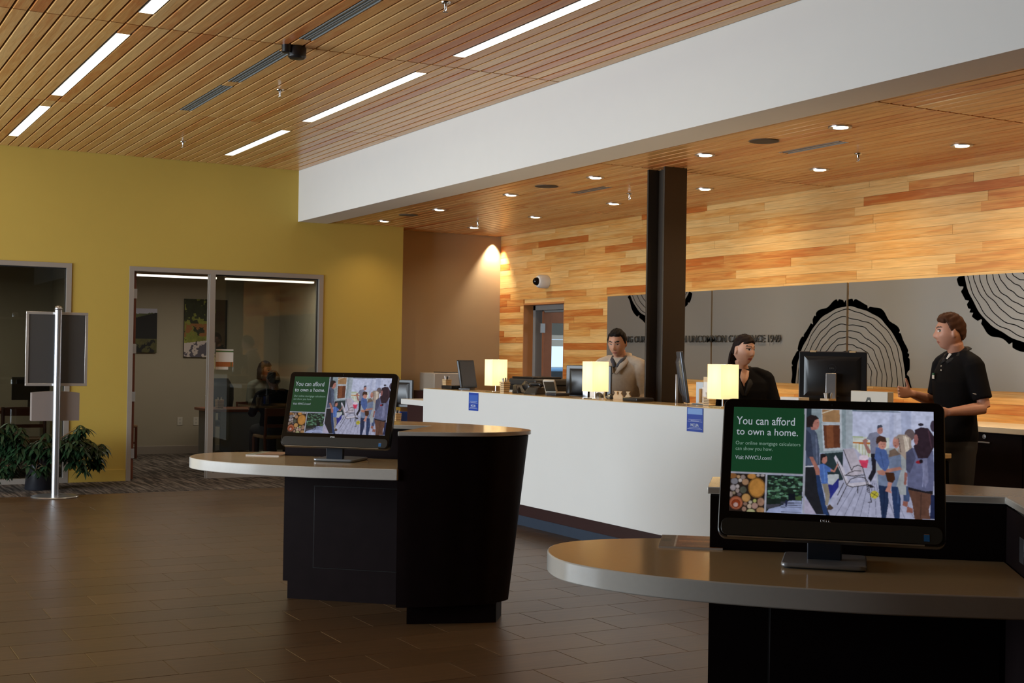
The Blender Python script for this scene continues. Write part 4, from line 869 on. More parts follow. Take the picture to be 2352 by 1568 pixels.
bx(-0.155, 0.155, -0.05, 0.0, 0, 0.155).build('plate', M_offwhite, t, bevel=0.003)
o = slab_xz([(-0.03, 0.07), (-0.012, 0.118), (0.012, 0.118), (0.034, 0.078), (0.022, 0.073), (0.006, 0.102), (-0.006, 0.102), (-0.020, 0.070)], 0.0, 0.001).build('logo', M_black, t)
tag(bx(9.02, 9.24, -5.86, -5.85, ZC, ZC+0.15).build('white_card', M_paper), 'white card standing between the middle lamp and the monitor back', 'card')

# mural of tree ring sections ---------------------------------------
M_mural = mat('silver_laminate', (0.25, 0.24, 0.225), 0.34, metal=0.5, noise=0.03, scale=1.5); M_ring1 = mat('mural_black', (0.010, 0.011, 0.010), 0.5, noise=0); M_ring2 = mat('mural_ring', (0.035, 0.045, 0.030), 0.6, noise=0)
MZ0, MZ1, MY = 1.275, 2.203, -8.365
t = thing('mural', 'silver grey wall mural with black tree ring drawings on the plank wall', 'mural', (8.9, MY, 0))
pans = [(10.892, 12.858), (8.906, 10.868), (6.918, 8.880), (4.93, 6.894)]
for a, c in pans: bx(a-8.9, c-8.9, -0.02, 0.0, MZ0, MZ1).build('mural_panel', M_mural, t)
def ring_strip(b, cx, cz, rin, rout, y, z0=MZ0, z1=MZ1, n=220, gaps=((10.868, 10.892), (8.880, 8.906), (6.894, 6.918))):
    for k in range(n):
        a0, a1 = 2*PI*k/n, 2*PI*(k+1)/n
        q = [(cx-8.9+r(a)*math.cos(a), cz+r(a)*math.sin(a)) for a, r in ((a0, rin), (a0, rout), (a1, rout), (a1, rin))]
        if any(p[1] < z0-0.02 or p[1] > z1+0.02 for p in q): continue
        q = [(x, min(max(z, z0), z1)) for x, z in q]
        mx_ = sum(p[0] for p in q)/4+8.9
        if any(g0 < mx_ < g1 for g0, g1 in gaps): continue
        b.add([(x, y, z) for x, z in q], [(0, 1, 2, 3), (3, 2, 1, 0)])
def stump(cx, cz, R_, seed):
    r = random.Random(seed); ph = [r.uniform(0, 6.28) for _ in range(8)]; teeth = sorted(r.uniform(0, 2*PI) for _ in range(34))
    wob = lambda a, s: 0.010*math.sin(5*a+ph[0])+0.006*math.sin(11*a+ph[1]+s)+0.004*math.sin(23*a+ph[2]+2*s)
    def bark(a):
        v = R_+wob(a, 0)*1.2+0.012*math.sin(17*a+ph[3])
        for tt in teeth:
            d = (a-tt+PI) % (2*PI)-PI
            if 0 < d < 0.035: v -= 0.035*(1-d/0.035)
        return v
    b = MB(); ring_strip(b, cx, cz, lambda a: R_-0.066+wob(a, 0)*0.6, bark, 0.0012, n=360); b.build('bark_ring', M_ring1, t)
    rr = R_-0.10; i = 1; b = MB()
    while rr > 0.05:
        w0 = lambda a, s=i, q=rr: q+wob(a, s*0.8)*0.8+0.005*math.sin(8*a+s*1.7)
        ring_strip(b, cx, cz, lambda a: w0(a)-0.0035, lambda a: w0(a)+0.0035, 0.0012, n=300)
        rr -= r.uniform(0.055, 0.068); i += 1
    b.build('growth_rings', M_ring2, t)
stump(8.872, 1.285, 0.765, 3); stump(6.85, 2.375, 0.785, 5); stump(11.84, 2.62, 0.765, 8)
o = text('wall_lettering', 'SERVING OUR MEMBERS WITH UNCOMMON CARE SINCE 1949', 0.073, 2.93, (12.708, MY+0.012, 1.664), (PI/2, 0, PI), M_ring1, None, extrude=0.010, bold=0.006)
tag(o, 'raised black capital lettering running across the grey mural', 'lettering')
# dome camera on the plank wall
t = thing('security_camera', 'white dome security camera with a dark lens above the niche door', 'camera', (14.30, YWOOD, 2.435))
MB().lathe([(0.0, 0.0), (0.085, 0.0), (0.085, 0.11), (0.070, 0.14), (0.055, 0.145), (0, 0.145)], (0, 0, 0), 28, axis='y').build('housing', mat('camera_white', (0.75, 0.74, 0.70), 0.4, noise=0), t, bevel=0.003)
MB().ball((0.0, 0.145, 0), (0.052, 0.06, 0.052), 18, 12).build('dome', M_gloss_black, t, smooth=True)

# back counter ---------------------------------------------------------
t = thing('back_counter', 'cream topped dark cabinet run along the plank wall behind the tellers', 'cabinet', (7.5, -8.39, 0))
bx(-3.2, 3.9, 0.0, 0.66, 0.985, 1.028).build('counter_top', mat('cream_top', (0.66, 0.58, 0.44), 0.4, noise=0.03), t, bevel=0.003)
bx(-3.2, -0.36, 0.01, 0.61, 0.09, 0.985).build('carcass', M_espresso, t)
bx(0.5, 3.88, 0.01, 0.61, 0.09, 0.985).build('carcass', M_espresso, t)
b = MB(); b.box(-0.36, 0.5, 0.01, 0.03, 0.09, 0.985); b.box(-0.36, 0.5, 0.01, 0.61, 0.09, 0.12); b.box(-0.36, 0.5, 0.01, 0.60, 0.80, 0.83); b.build('open_shelf', mat('maple_shelf', (0.5, 0.30, 0.12), 0.5, noise=0.1), t)
bx(-3.15, 3.85, 0.05, 0.55, 0.0, 0.09).build('plinth', M_black, t)
for x0, x1 in ((-1.98, -1.05), (-1.04, -0.37), (0.51, 1.3), (1.31, 2.1), (2.11, 2.9), (2.91, 3.86)):
    d = bx(x0, x1, 0.61, 0.63, 0.10, 0.975).build('door', M_espresso, t, bevel=0.002)
    xm = (x0+x1)/2
    bx(xm-0.06, xm+0.06, 0.642, 0.652, 0.905, 0.916).build('handle', M_silver, d, bevel=0.002); MB().lathe([(0.017, 0.63), (0.017, 0.64), (0, 0.641)], (xm, 0, 0.952), 16, axis='y').build('lock', M_silver, d)
t = thing('paper_box', 'white box of paper on the shelf under the back counter beside the standing man', 'box', (7.30, -7.98, 0.83)); bx(-0.12, 0.12, -0.1, 0.1, 0.0, 0.085).build('carton', M_offwhite, t, bevel=0.002); bx(-0.125, 0.125, -0.105, 0.105, 0.085, 0.125).build('lid', M_offwhite, t, bevel=0.002)
# copier and printer at the far end
t = thing('multifunction_printer', 'black and cream multifunction printer before the niche door', 'printer', (12.05, -7.05, 0))
bx(-0.30, 0.30, -0.28, 0.28, 0.95, 1.13).build('body', M_offwhite, t, bevel=0.01); bx(-0.30, 0.30, -0.28, 0.28, 1.13, 1.18).build('output_bay', M_black, t, bevel=0.004)
bx(-0.27, 0.31, -0.25, 0.26, 1.18, 1.255).build('scanner_lid', mat('charcoal', (0.035, 0.035, 0.035), 0.4, noise=0.1), t, bevel=0.02); bx(-0.2, 0.25, -0.1, 0.25, 1.255, 1.275).build('feeder', M_black, t, bevel=0.006)
bx(-0.28, 0.28, -0.26, 0.26, 0.0, 0.95).build('cabinet', M_maroon, t)
t = thing('laser_printer', 'beige laser printer against the beige wall, far left of the teller line', 'printer', (15.1, -7.35, 0))
bx(-0.22, 0.22, -0.24, 0.24, 1.03, 1.262).build('body', mat('printer_beige', (0.34, 0.29, 0.235), 0.5, noise=0.03), t, bevel=0.012); bx(-0.20, 0.20, -0.225, 0.05, 1.262, 1.272).build('lid', M_black, t, bevel=0.003); bx(-0.235, -0.22, -0.16, 0.02, 1.07, 1.11).build('paper_slot', M_black, t)
bx(-0.26, 0.26, -0.45, 0.30, 0.0, 1.03).build('cabinet', M_maroon, t)
# vestibule seen through the niche door
M_leaf = mat('door_leaf', (0.27, 0.10, 0.045), 0.28, noise=0.15, scale=14)
b = MB(); LX = 14.76
lf = MB(); y0, y1 = -9.50, -8.62
lf.box(LX, LX+0.045, y1-0.125, y1, 0.02, 2.08); lf.box(LX, LX+0.045, y0, y0+0.125, 0.02, 2.08); lf.box(LX, LX+0.045, y0+0.125, y1-0.125, 0.02, 0.35); lf.box(LX, LX+0.045, y0+0.125, y1-0.125, 1.93, 2.08)
dd = struct(lf.build('door_3', M_leaf, bevel=0.002), 'open vestibule door leaf with a tall glass light')
bx(LX+0.018, LX+0.026, y0+0.125, y1-0.125, 0.35, 1.93).build('door_glass', M_clear, dd)['kind'] = 'structure'
for z in (1.80, 1.0, 0.25): bx(LX-0.012, LX, -8.635, -8.565, z, z+0.12).build('hinge', M_silver, dd)
struct(bx(11.5, 16.4, -12.2, -8.56, -0.1, 0.0).build('floor_vestibule', mat('vestibule_tile', (0.16, 0.14, 0.12), 0.5))); struct(bx(11.5, 16.4, -12.2, -8.56, 2.7, 2.8).build('ceiling_vestibule', M_white))
b = MB(); b.box(16.2, 16.35, -12.2, -11.2, 0, 2.8); b.box(16.2, 16.35, -9.25, -8.5, 0, 2.8); b.box(16.2, 16.35, -12.2, -8.5, 1.80, 2.8); b.box(16.2, 16.35, -12.2, -8.5, 0, 0.3); b.box(11.4, 11.5, -12.2, -8.56, 0, 2.8); b.box(14.95, 16.2, -8.75, -8.57, 0, 2.8)
struct(b.build('wall_vestibule', mat('vestibule_wall', (0.20, 0.19, 0.17), 0.8))); 
b = MB(); b.box(16.18, 16.24, -11.2, -11.14, 0.3, 1.8); b.box(16.18, 16.24, -9.31, -9.25, 0.3, 1.8); b.box(16.18, 16.24, -11.2, -9.25, 1.74, 1.8); b.box(16.18, 16.24, -11.2, -9.25, 1.64, 1.735); struct(b.build('window_4', M_alu), 'vestibule window to the parking lot')
t = thing('parked_car', 'pale blue parked car outside, seen through the door glass', 'car', (20.5, -12.6, -0.14), 0.5)
prof = [(-2.1, 0.35), (2.1, 0.35), (2.15, 0.75), (1.3, 0.95), (0.6, 1.42), (-0.9, 1.45), (-1.7, 0.98), (-2.15, 0.85)]
slab_xz(prof, -0.85, 0.85).build('body', mat('car_blue', (0.16, 0.34, 0.55), 0.25, noise=0, coat=0.5), t, bevel=0.05)
for x in (-1.35, 1.35):
    for y in (-0.8, 0.8): MB().lathe([(0.33, -0.1), (0.33, 0.1)], (x, y, 0.33), 20, axis='y').build('wheel', M_black, t, bevel=0.02)
slab_xz([(0.55, 0.98), (1.15, 0.98), (0.58, 1.36), (-0.85, 1.38), (-1.45, 1.0)], -0.86, 0.86).build('windows', M_gloss_black, t)
struct(bx(26, 26.3, -26, -6, -0.14, 1.25).build('wall_outside', mat('pale_concrete', (0.55, 0.55, 0.52), 0.8)), 'pale wall across the parking lot')
# ================================================================ display stand
t = thing('sign_stand', 'silver pole stand with a grey poster frame seen from behind, beside the potted plant', 'sign stand', (13.76, -2.378, 0), 0)
MB().lathe([(0.0, 0.0), (0.226, 0.0), (0.230, 0.006), (0.222, 0.014), (0.10, 0.020), (0.0, 0.020)], (0, 0, 0), 48).build('base_disc', M_silver, t, smooth=False)
MB().tube([(0, 0, 0.015), (0, 0, 1.885)], 0.036, 24).build('pole', M_silver, t, smooth=False, bevel=0.001)
MB().lathe([(0.036, 1.88), (0.037, 1.895), (0.028, 1.918), (0.0, 1.925)], (0, 0, 0), 24).build('pole_cap', M_silver, t, smooth=True)
b = MB(); b.box(-0.037, -0.0355, -0.006, -0.003, 0.02, 1.88); b.box(-0.037, -0.0355, -0.014, -0.011, 0.02, 1.88); b.build('pole_grooves', M_slot, t)
fx = 0.05; M_frame = mat('satin_frame', (0.62, 0.585, 0.55), 0.35, metal=0.7, noise=0.03)
b = MB(); b.box(fx-0.012, fx+0.012, -0.300, -0.272, 1.141, 1.832); b.box(fx-0.012, fx+0.012, 0.272, 0.300, 1.141, 1.832); b.box(fx-0.012, fx+0.012, -0.300, 0.300, 1.832, 1.860); b.box(fx-0.012, fx+0.012, -0.300, 0.300, 1.113, 1.141)
b.build('poster_frame', M_frame, t, bevel=0.003)
bx(fx-0.004, fx+0.004, -0.272, 0.272, 1.141, 1.832).build('backing_board', mat('grey_backing', (0.055, 0.052, 0.050), 0.55, noise=0.05), t)
# brochure tray with a rounded top
b = MB(); pts = [(0.230, 0.763), (0.230, 1.045)]+[(0.230-0.46*k/8, 1.045+0.016*math.sin(PI*k/8)) for k in range(1, 8)]+[(-0.230, 1.045), (-0.230, 0.763)]
n = len(pts); v = [(fx-0.008, y, z) for y, z in pts]+[(fx+0.10, y, z) for y, z in pts]; b.add(v, [tuple(range(n-1, -1, -1)), tuple(range(n, 2*n))]+[(i, (i+1) % n, n+(i+1) % n, n+i) for i in range(n)])
b.build('brochure_tray', mat('taupe_tray', (0.27, 0.225, 0.205), 0.5, metal=0.2, noise=0.03), t)

# ================================================================ potted plant
t = thing('potted_plant', 'bushy green umbrella plant in a tall black pot by the yellow wall', 'plant', (14.52, -2.345, 0.004), 0)
MB().lathe([(0.0, 0.0), (0.138, 0.0), (0.142, 0.01), (0.118, 0.36), (0.124, 0.365), (0.124, 0.385), (0.110, 0.385), (0.108, 0.35), (0.0, 0.35)], (0, 0, 0), 36).build('pot', mat('pot_black', (0.012, 0.013, 0.018), 0.3, noise=0.1), t, bevel=0.002)
M_stem = mat('stem_tan', (0.20, 0.12, 0.06), 0.6, noise=0.2); M_leafg = mat('leaf_green', (0.014, 0.040, 0.015), 0.42, noise=0.45, scale=9)
r = random.Random(11); sb = MB(); lb = MB()
def leaflet(b, base, d, up, L_, w):
    d = d.normalized(); s = d.cross(up)
    if s.length < 1e-3: s = Vector((1, 0, 0))
    s.normalize(); n = s.cross(d); prof = [(0, 0.04), (0.15, 0.45), (0.4, 1.0), (0.65, 0.85), (0.85, 0.42), (1.0, 0.02)]; v = []
    for f_, k in prof:
        c = base+d*L_*f_-Vector((0, 0, 1))*L_*0.35*f_*f_; v += [c-s*w*k+n*0.15*w*k, c, c+s*w*k+n*0.15*w*k]
    f = []
    for i in range(len(prof)-1): f += [(3*i, 3*i+1, 3*i+4, 3*i+3), (3*i+1, 3*i+2, 3*i+5, 3*i+4)]
    b.add(v, f)
mains = []
for k in range(36):
    a = 2*PI*k/36+r.uniform(-0.2, 0.2); ln = r.uniform(0.22, 0.62)
    tip = Vector((math.cos(a)*ln*0.42, math.sin(a)*ln, 0.36+(r.uniform(0.02, 0.32)*(1.1-ln*0.5) if k % 3 else r.uniform(-0.16, 0.06))))
    st = Vector((math.cos(a)*0.04, math.sin(a)*0.04, 0.34)); mid = (st+tip)/2+Vector((0, 0, r.uniform(0.05, 0.14)))
    pts = [st*(1-u_)**2+mid*2*u_*(1-u_)+tip*u_**2 for u_ in (0, .25, .5, .75, 1)]
    sb.tube(pts, [0.008, 0.007, 0.006, 0.005, 0.003], 6); mains.append((pts, a))
for pts, a in mains:
    for j, base in enumerate([pts[2], pts[3], pts[4], (pts[3]+pts[4])/2, pts[4]]):
        for q in range(2):
            aa = a+r.uniform(-1.2, 1.2); pl = base+Vector((math.cos(aa)*0.07*r.random(), math.sin(aa)*r.uniform(0.05, 0.12), r.uniform(-0.05, 0.07)))
            pl.x = min(pl.x, 0.42); pl.z = max(pl.z, 0.17); sb.tube([base, (base+pl)/2+Vector((0, 0, 0.015)), pl], 0.002, 4)
            n = r.choice((6, 7, 8)); ax0 = r.uniform(0, 6.28)
            for m_ in range(n):
                th = ax0+2*PI*m_/n; d = Vector((math.cos(th), math.sin(th), -0.35+r.uniform(-0.4, 0.25))); lb_L = r.uniform(0.075, 0.13)
                if pl.x+d.x*lb_L > 0.52: continue
                leaflet(lb, pl, d, Vector((0, 0, 1)), lb_L, r.uniform(0.014, 0.021))
sb.build('stems', M_stem, t, smooth=True); lb.build('foliage', M_leafg, t, smooth=True)

# ================================================================ offices
def office_light(y0, y1, label):
    t = thing('office_pendant_light', label, 'ceiling light', (17.2, (y0+y1)/2, 2.46), 0, 'linear office lights'); h = (y1-y0)/2
    bx(-0.05, 0.05, -h, h, 0.012, 0.085).build('housing', mat('tan_housing', (0.40, 0.30, 0.20), 0.5, noise=0), t)
    bx(-0.045, 0.045, -h+0.01, h-0.01, -0.012, 0.012).build('diffuser', mat('office_diffuser', (0.9, 0.9, 0.9), 0.5, noise=0, emit=(1.0, 0.86, 0.72), estr=2.2), t)
    for yy in (-h*0.7, h*0.7): bx(-0.004, 0.004, yy-0.004, yy+0.004, 0.085, 0.29).build('hanger', M_silver, t)
office_light(-4.985, -3.60, 'linear pendant light in the office, left of the sidelight post'); office_light(-6.35, -5.10, 'linear pendant light in the office, behind the sidelight glass'); office_light(-2.08, -0.4, 'linear pendant light inside the left office')
# canvas prints
def noise2(h, w, s, seed):
    rg = np.random.default_rng(seed); a = np.zeros((h, w)); amp = 1
    for k in range(4):
        n = s*2**k; g = rg.random((int(h/ w*n)+3, n+3)); ys = np.linspace(0, g.shape[0]-2.001, h); xs = np.linspace(0, g.shape[1]-2.001, w)
        y0 = ys.astype(int); x0 = xs.astype(int); fy = (ys-y0)[:, None]; fx = (xs-x0)[None, :]
        a += amp*((g[y0][:, x0]*(1-fy)*(1-fx))+(g[y0+1][:, x0]*fy*(1-fx))+(g[y0][:, x0+1]*(1-fy)*fx)+(g[y0+1][:, x0+1]*fy*fx)); amp *= 0.6
    return a/a.max()
h, w = 130, 96; n1 = noise2(h, w, 5, 3)[..., None]; n2_ = noise2(h, w, 9, 5)[..., None]; yy, xx = np.mgrid[0:h, 0:w]/1.0; Y = (yy/h)[..., None]; X = (xx/w)[..., None]
im2 = np.where(n1 > 0.62, np.array(S(118, 122, 48)), np.array(S(40, 44, 20)))*(0.5+n2_)
im2 = np.where((Y > 0.42)*(Y < 0.66)*(n2_ > 0.6)*(X < 0.6), np.array(S(140, 92, 48)), im2)
path = (Y > 0.66+0.10*(1-X))*(X < 0.74) ; im2 = np.where(path, np.where(n1 > 0.58, np.array(S(190, 178, 172)), np.array(S(84, 80, 90))), im2)
im2 = np.where(X > 0.72, np.array(S(34, 30, 26))*(0.6+0.8*n2_), im2)
h, w = 96, 64; n1 = noise2(h, w, 5, 13)[..., None]; n2_ = noise2(h, w, 9, 15)[..., None]; yy, xx = np.mgrid[0:h, 0:w]/1.0; Y = (yy/h)[..., None]; X = (xx/w)[..., None]
im1 = np.ones((h, w, 3))*np.array(S(20, 20, 20)); im1 = np.where(Y < 0.12-0.06*X+0.04*n2_, np.array(S(178, 178, 195)), np.where(Y < 0.30-0.22*X, np.array(S(78, 84, 52))*(0.5+n1), im1))
im1 = np.where((Y > 0.68)*(n1 > 0.5), np.array(S(76, 74, 40))*(0.5+n2_), im1); im1 = np.where((Y > 0.84)*(X < 0.5)*(n1 > 0.6), np.array(S(170, 165, 165)), im1)
M_canvas = attr_mat('canvas_print', rough=0.7)
for nm_, im, y0, y1, z0, z1, lab in (('canvas_print', im1, -4.618, -4.10, 1.455, 2.082, 'canvas photo of a dark forested hillside on the office back wall, left'), ('canvas_print', im2, -5.642, -5.012, 1.400, 2.242, 'larger canvas photo of an autumn stream on the office back wall, right')):
    t = thing(nm_, lab, 'picture', (18.913, (y0+y1)/2, (z0+z1)/2), -PI/2, 'canvas prints')
    w, h = y1-y0, z1-z0
    bx(-w/2, w/2, -0.035, 0.0, -h/2, h/2).build('canvas_frame', M_black, t); painted('picture', im, w, h, M_canvas, t, (0, -0.036, 0))
M_plate = mat('outlet_white', (0.52, 0.49, 0.42), 0.5, noise=0)
for y, l in ((-4.981, 'left white wall outlet low on the office back wall'), (-5.215, 'right white wall outlet low on the office back wall')):
    t = thing('wall_outlet', l, 'outlet', (18.913, y, 0.47), -PI/2, 'office wall outlets'); bx(-0.037, 0.037, -0.008, 0, -0.06, 0.06).build('plate', M_plate, t, bevel=0.002)
    for z in (-0.025, 0.025): bx(-0.014, 0.014, -0.010, -0.008, z-0.012, z+0.012).build('socket', mat('socket', (0.40, 0.38, 0.33), 0.5, noise=0), t)
t = thing('glass_notice', 'small white notice with green and orange bands taped inside the sidelight glass', 'notice', (XW+0.045, -4.515, 1.31), -PI/2)
bx(-0.105, 0.105, -0.001, 0.001, 0, 0.205).build('sheet', M_paper, t); bx(-0.105, 0.105, -0.002, -0.001, 0.170, 0.188).build('green_band', mat('notice_green', (0.06, 0.14, 0.03), 0.6, noise=0), t); bx(-0.105, 0.105, -0.002, -0.001, 0.0, 0.055).build('orange_band', mat('notice_orange', (0.42, 0.13, 0.03), 0.6, noise=0), t); bx(-0.105, 0.045, -0.001, 0.001, -0.035, -0.002).build('lower_flap', M_paper, t); bx(0.075, 0.085, -0.003, -0.001, 0.0, 0.055).build('green_tab', MATS['notice_green'], t)
M_cherrytop = mat('cherry_top', (0.16, 0.05, 0.025), 0.3, noise=0.15); M_panelgrey = mat('grey_modesty_panel', (0.17, 0.175, 0.165), 0.5, noise=0.03)
t = thing('office_desk', 'cherry topped office desk with a grey front panel behind the sidelight', 'desk', (16.72, -5.55, 0.004), 0)
bx(-0.38, 0.38, -0.85, 0.86, 0.715, 0.75).build('desk_top', M_cherrytop, t, bevel=0.004); bx(-0.34, -0.32, -0.80, 0.72, 0.22, 0.715).build('front_panel', M_panelgrey, t); bx(-0.33, 0.33, 0.78, 0.81, 0, 0.715).build('side_panel', M_panelgrey, t); bx(-0.33, 0.33, -0.83, -0.80, 0, 0.715).build('side_panel', M_panelgrey, t)
pen_holder((16.50, -4.85, 0.755), 0.1, 'wooden pen holder on the cherry office desk', s=0.045, h=0.12)
t = thing('hand_sanitizer', 'clear pump bottle on the left end of the office desk', 'bottle', (16.50, -4.70, 0.754), 0); MB().lathe([(0, 0), (0.032, 0), (0.034, 0.02), (0.034, 0.10), (0.014, 0.125), (0.012, 0.135), (0, 0.135)], (0, 0, 0), 16).build('bottle_body', mat('bottle_plastic', (0.35, 0.35, 0.30), 0.3, noise=0), t, smooth=True); b = MB(); b.tube([(0, 0, 0.13), (0, 0, 0.17)], 0.006, 8); b.tube([(0, 0, 0.17), (0, 0.035, 0.168)], 0.006, 8); b.build('pump', M_penw, t)
def office_chair(loc, rz, label):
    t = thing('office_chair', label, 'chair', loc, rz, 'black office chairs')
    b = MB(); b.tube([(-0.22, 0, 0.62), (-0.25, 0, 0.80), (-0.27, 0, 0.98), (-0.29, 0, 1.10)], [(0.17, 0.035), (0.22, 0.04), (0.23, 0.035), (0.15, 0.03)], 20, up=(1, 0, 0)); b.build('backrest', M_black, t, smooth=True)
    MB().prism(rrect(0.48, 0.48, 0.1), 0.44, 0.52).build('seat', M_black, t, bevel=0.02)
    MB().tube([(0, 0, 0.08), (0, 0, 0.45)], 0.028, 12).build('gas_post', M_black, t); bx(-0.27, -0.22, -0.03, 0.03, 0.46, 0.66).build('back_bar', M_black, t)
    for k in range(5):
        a = 2*PI*k/5; l = MB().tube([(0, 0, 0.10), (0.28*math.cos(a), 0.28*math.sin(a), 0.07)], [0.022, 0.014], 8).build('leg', M_black, t); MB().ball((0.28*math.cos(a), 0.28*math.sin(a), 0.03), (0.03, 0.03, 0.03), 10, 8).build('caster', M_black, l, smooth=True)
    for s in (-1, 1): MB().tube([(-0.15, s*0.24, 0.50), (-0.13, s*0.27, 0.68), (0.12, s*0.27, 0.69)], 0.016, 8).build('armrest', M_black, t)
    return t
office_chair((17.98, -5.46, 0.004), math.radians(200), 'black office chair behind the cherry desk, left of the seated woman')
M_chairw = mat('chair_cherry', (0.10, 0.028, 0.015), 0.4, noise=0.2)
def wood_chair(loc, rz, label):
    """local +x is forward"""
    t = thing('guest_chair', label, 'chair', loc, rz, 'wooden guest chairs')
    for sx, sy in ((1, 1), (1, -1)): MB().tube([(0.22*sx, 0.23*sy, 0.0), (0.22*sx, 0.23*sy, 0.43)], 0.019, 8).build('leg', M_chairw, t)
    for sy in (1, -1): MB().tube([(-0.27, 0.23*sy, 0.0), (-0.22, 0.23*sy, 0.42), (-0.25, 0.23*sy, 0.80)], 0.020, 8).build('leg', M_chairw, t)
    bx(-0.24, 0.24, -0.24, 0.24, 0.42, 0.46).build('seat', mat('tan_seat', (0.20, 0.11, 0.05), 0.6, noise=0.1), t, bevel=0.012)
    b = MB(); b.box(-0.265, -0.235, -0.24, 0.24, 0.70, 0.80); b.box(-0.255, -0.235, -0.22, 0.22, 0.56, 0.60); b.build('back_rail', M_chairw, t, bevel=0.004)
    b = MB(); b.box(-0.22, 0.22, -0.24, -0.22, 0.20, 0.23); b.box(-0.22, 0.22, 0.22, 0.24, 0.20, 0.23); b.build('stretcher', M_chairw, t)
wood_chair((15.72, -5.36, 0.004), 0.0, 'cherry wooden guest chair under the man seated in the office')
wood_chair((17.32, -5.68, 0.004), math.radians(196), 'wooden chair hidden under the seated woman in the office')
wood_chair((18.45, -3.98, 0.004), math.radians(-90), 'dark wooden guest chair by the office back wall, beyond the open door')
wood_chair((15.85, -2.42, 0.004), math.radians(180), 'dark wooden guest chair in the left office behind the sign stand')
t = thing('office_table', 'dark office table with papers behind the left glazing', 'table', (16.7, -1.95, 0.004), 0)
bx(-0.42, 0.42, -0.9, 0.75, 0.715, 0.75).build('table_top', M_cherrytop, t, bevel=0.004); 
for sx in (-0.36, 0.36):
    for sy in (-0.82, 0.65): bx(sx-0.02, sx+0.02, sy-0.02, sy+0.02, 0, 0.715).build('leg', M_silver, t)
t = thing('papers', 'fanned white papers on the dark table in the left office', 'papers', (16.45, -2.50, 0.755), 0.3)
for k in range(4): o = bx(-0.12, 0.12, -0.16, 0.16, 0.004*k, 0.004*k+0.003).build('sheet', M_paper, t); o.rotation_euler = (0, 0, 0.12*k)
o = MB().tube([(-0.2, -0.30, 0), (0.0, -0.33, 0.03), (0.2, 0.3, 0.01)], 0.03, 8).build('black_bag', M_black, smooth=True); o.location = (16.5, -1.85, 0.785); tag(o, 'soft black bag lying on the dark table in the left office', 'bag')
t = thing('office_monitor', 'black monitor on the dark table in the left office behind the sign stand', 'monitor', (16.95, -2.62, 0.755), 0); bx(-0.02, 0.02, -0.22, 0.22, 0.10, 0.38).build('casing', M_black, t, bevel=0.004); bx(-0.02, 0.02, -0.03, 0.03, 0.01, 0.12).build('neck', M_black, t); bx(-0.1, 0.1, -0.1, 0.1, 0, 0.012).build('foot', M_black, t)
for y, e in ((-4.9, 22), (-1.0, 26)):
    l = bpy.data.lights.new('office_fill_lamp', 'AREA'); l.shape = 'RECTANGLE'; l.size = 0.08; l.size_y = 2.6; l.energy = e; l.color = (1, 0.9, 0.76)
    o = bpy.data.objects.new('office_lamp_light', l); COL.objects.link(o); o.location = (17.2, y, 2.44); o['kind'] = 'helper'
l = bpy.data.lights.new('office_window', 'AREA'); l.shape = 'RECTANGLE'; l.size = 1.5; l.size_y = 0.5; l.energy = 6; l.color = DAY
# ================================================================ people
def remeshed(mb, voxel, name, mats, parent=None, smooth_it=4, fac=0.5):
    me = bpy.data.meshes.new(name); me.from_pydata(mb.v, [], mb.f)
    bm = bmesh.new(); bm.from_mesh(me); bmesh.ops.recalc_face_normals(bm, faces=bm.faces); bm.to_mesh(me); bm.free()
    o = bpy.data.objects.new(name+'_tmp', me); COL.objects.link(o)
    m = o.modifiers.new('r', 'REMESH'); m.mode = 'VOXEL'; m.voxel_size = voxel; m.use_smooth_shade = True
    s = o.modifiers.new('s', 'SMOOTH'); s.factor = fac; s.iterations = smooth_it
    dg = bpy.context.evaluated_depsgraph_get(); dg.update()
    out = bpy.data.meshes.new_from_object(o.evaluated_get(dg)); bpy.data.objects.remove(o); out.name = name
    out.materials.clear()
    for k in (mats if isinstance(mats, (list, tuple)) else [mats]): out.materials.append(k)
    out.polygons.foreach_set('use_smooth', [True]*len(out.polygons))
    r = bpy.data.objects.new(name, out); COL.objects.link(r)
    if parent: r.parent = parent
    return r
def ss(x, a, b): t = min(1, max(0, (x-a)/(b-a))); return t*t*(3-2*t)
def head_point(th, ph, female=False):
    dx, dy, dz = math.sin(th)*math.cos(ph), math.sin(th)*math.sin(ph), math.cos(th)
    x, y, z = 0.099*dx, 0.077*dy, 0.120*dz
    low = ss(-dz, 0.05, 1.0)
    y *= 1-(0.36 if female else 0.26)*low
    x = x*(1-0.50*low) if dx < 0 else x*(1-0.10*low)
    if dx > 0: x += 0.012*low
    if dx > 0.2:
        g = lambda q, c, s: math.exp(-((q-c)/s)**2)
        fr = ss(dx, 0.2, 0.6)
        x -= fr*0.011*(g(y, 0.031, 0.017)+g(y, -0.031, 0.017))*g(z, 0.012, 0.013)
        x += fr*0.005*g(z, 0.034, 0.010)*g(y, 0, 0.05)
        x += fr*(0.024 if not female else 0.020)*g(y, 0, 0.0115)*(ss(z, -0.046, -0.026) if z < -0.024 else (1-ss(z, -0.024, 0.03)))
        x += fr*0.008*(g(y, 0.012, 0.008)+g(y, -0.012, 0.008))*g(z, -0.032, 0.008)
        x += fr*0.007*g(y, 0, 0.022)*(g(z, -0.056, 0.006)+g(z, -0.069, 0.007))
        x -= fr*0.004*g(y, 0, 0.020)*g(z, -0.0625, 0.003)
        x += fr*0.009*g(y, 0, 0.022)*g(z, -0.102, 0.016)
        x += fr*0.004*(g(y, 0.045, 0.018)+g(y, -0.045, 0.018))*g(z, -0.025, 0.02)
    return Vector((x, y, z))
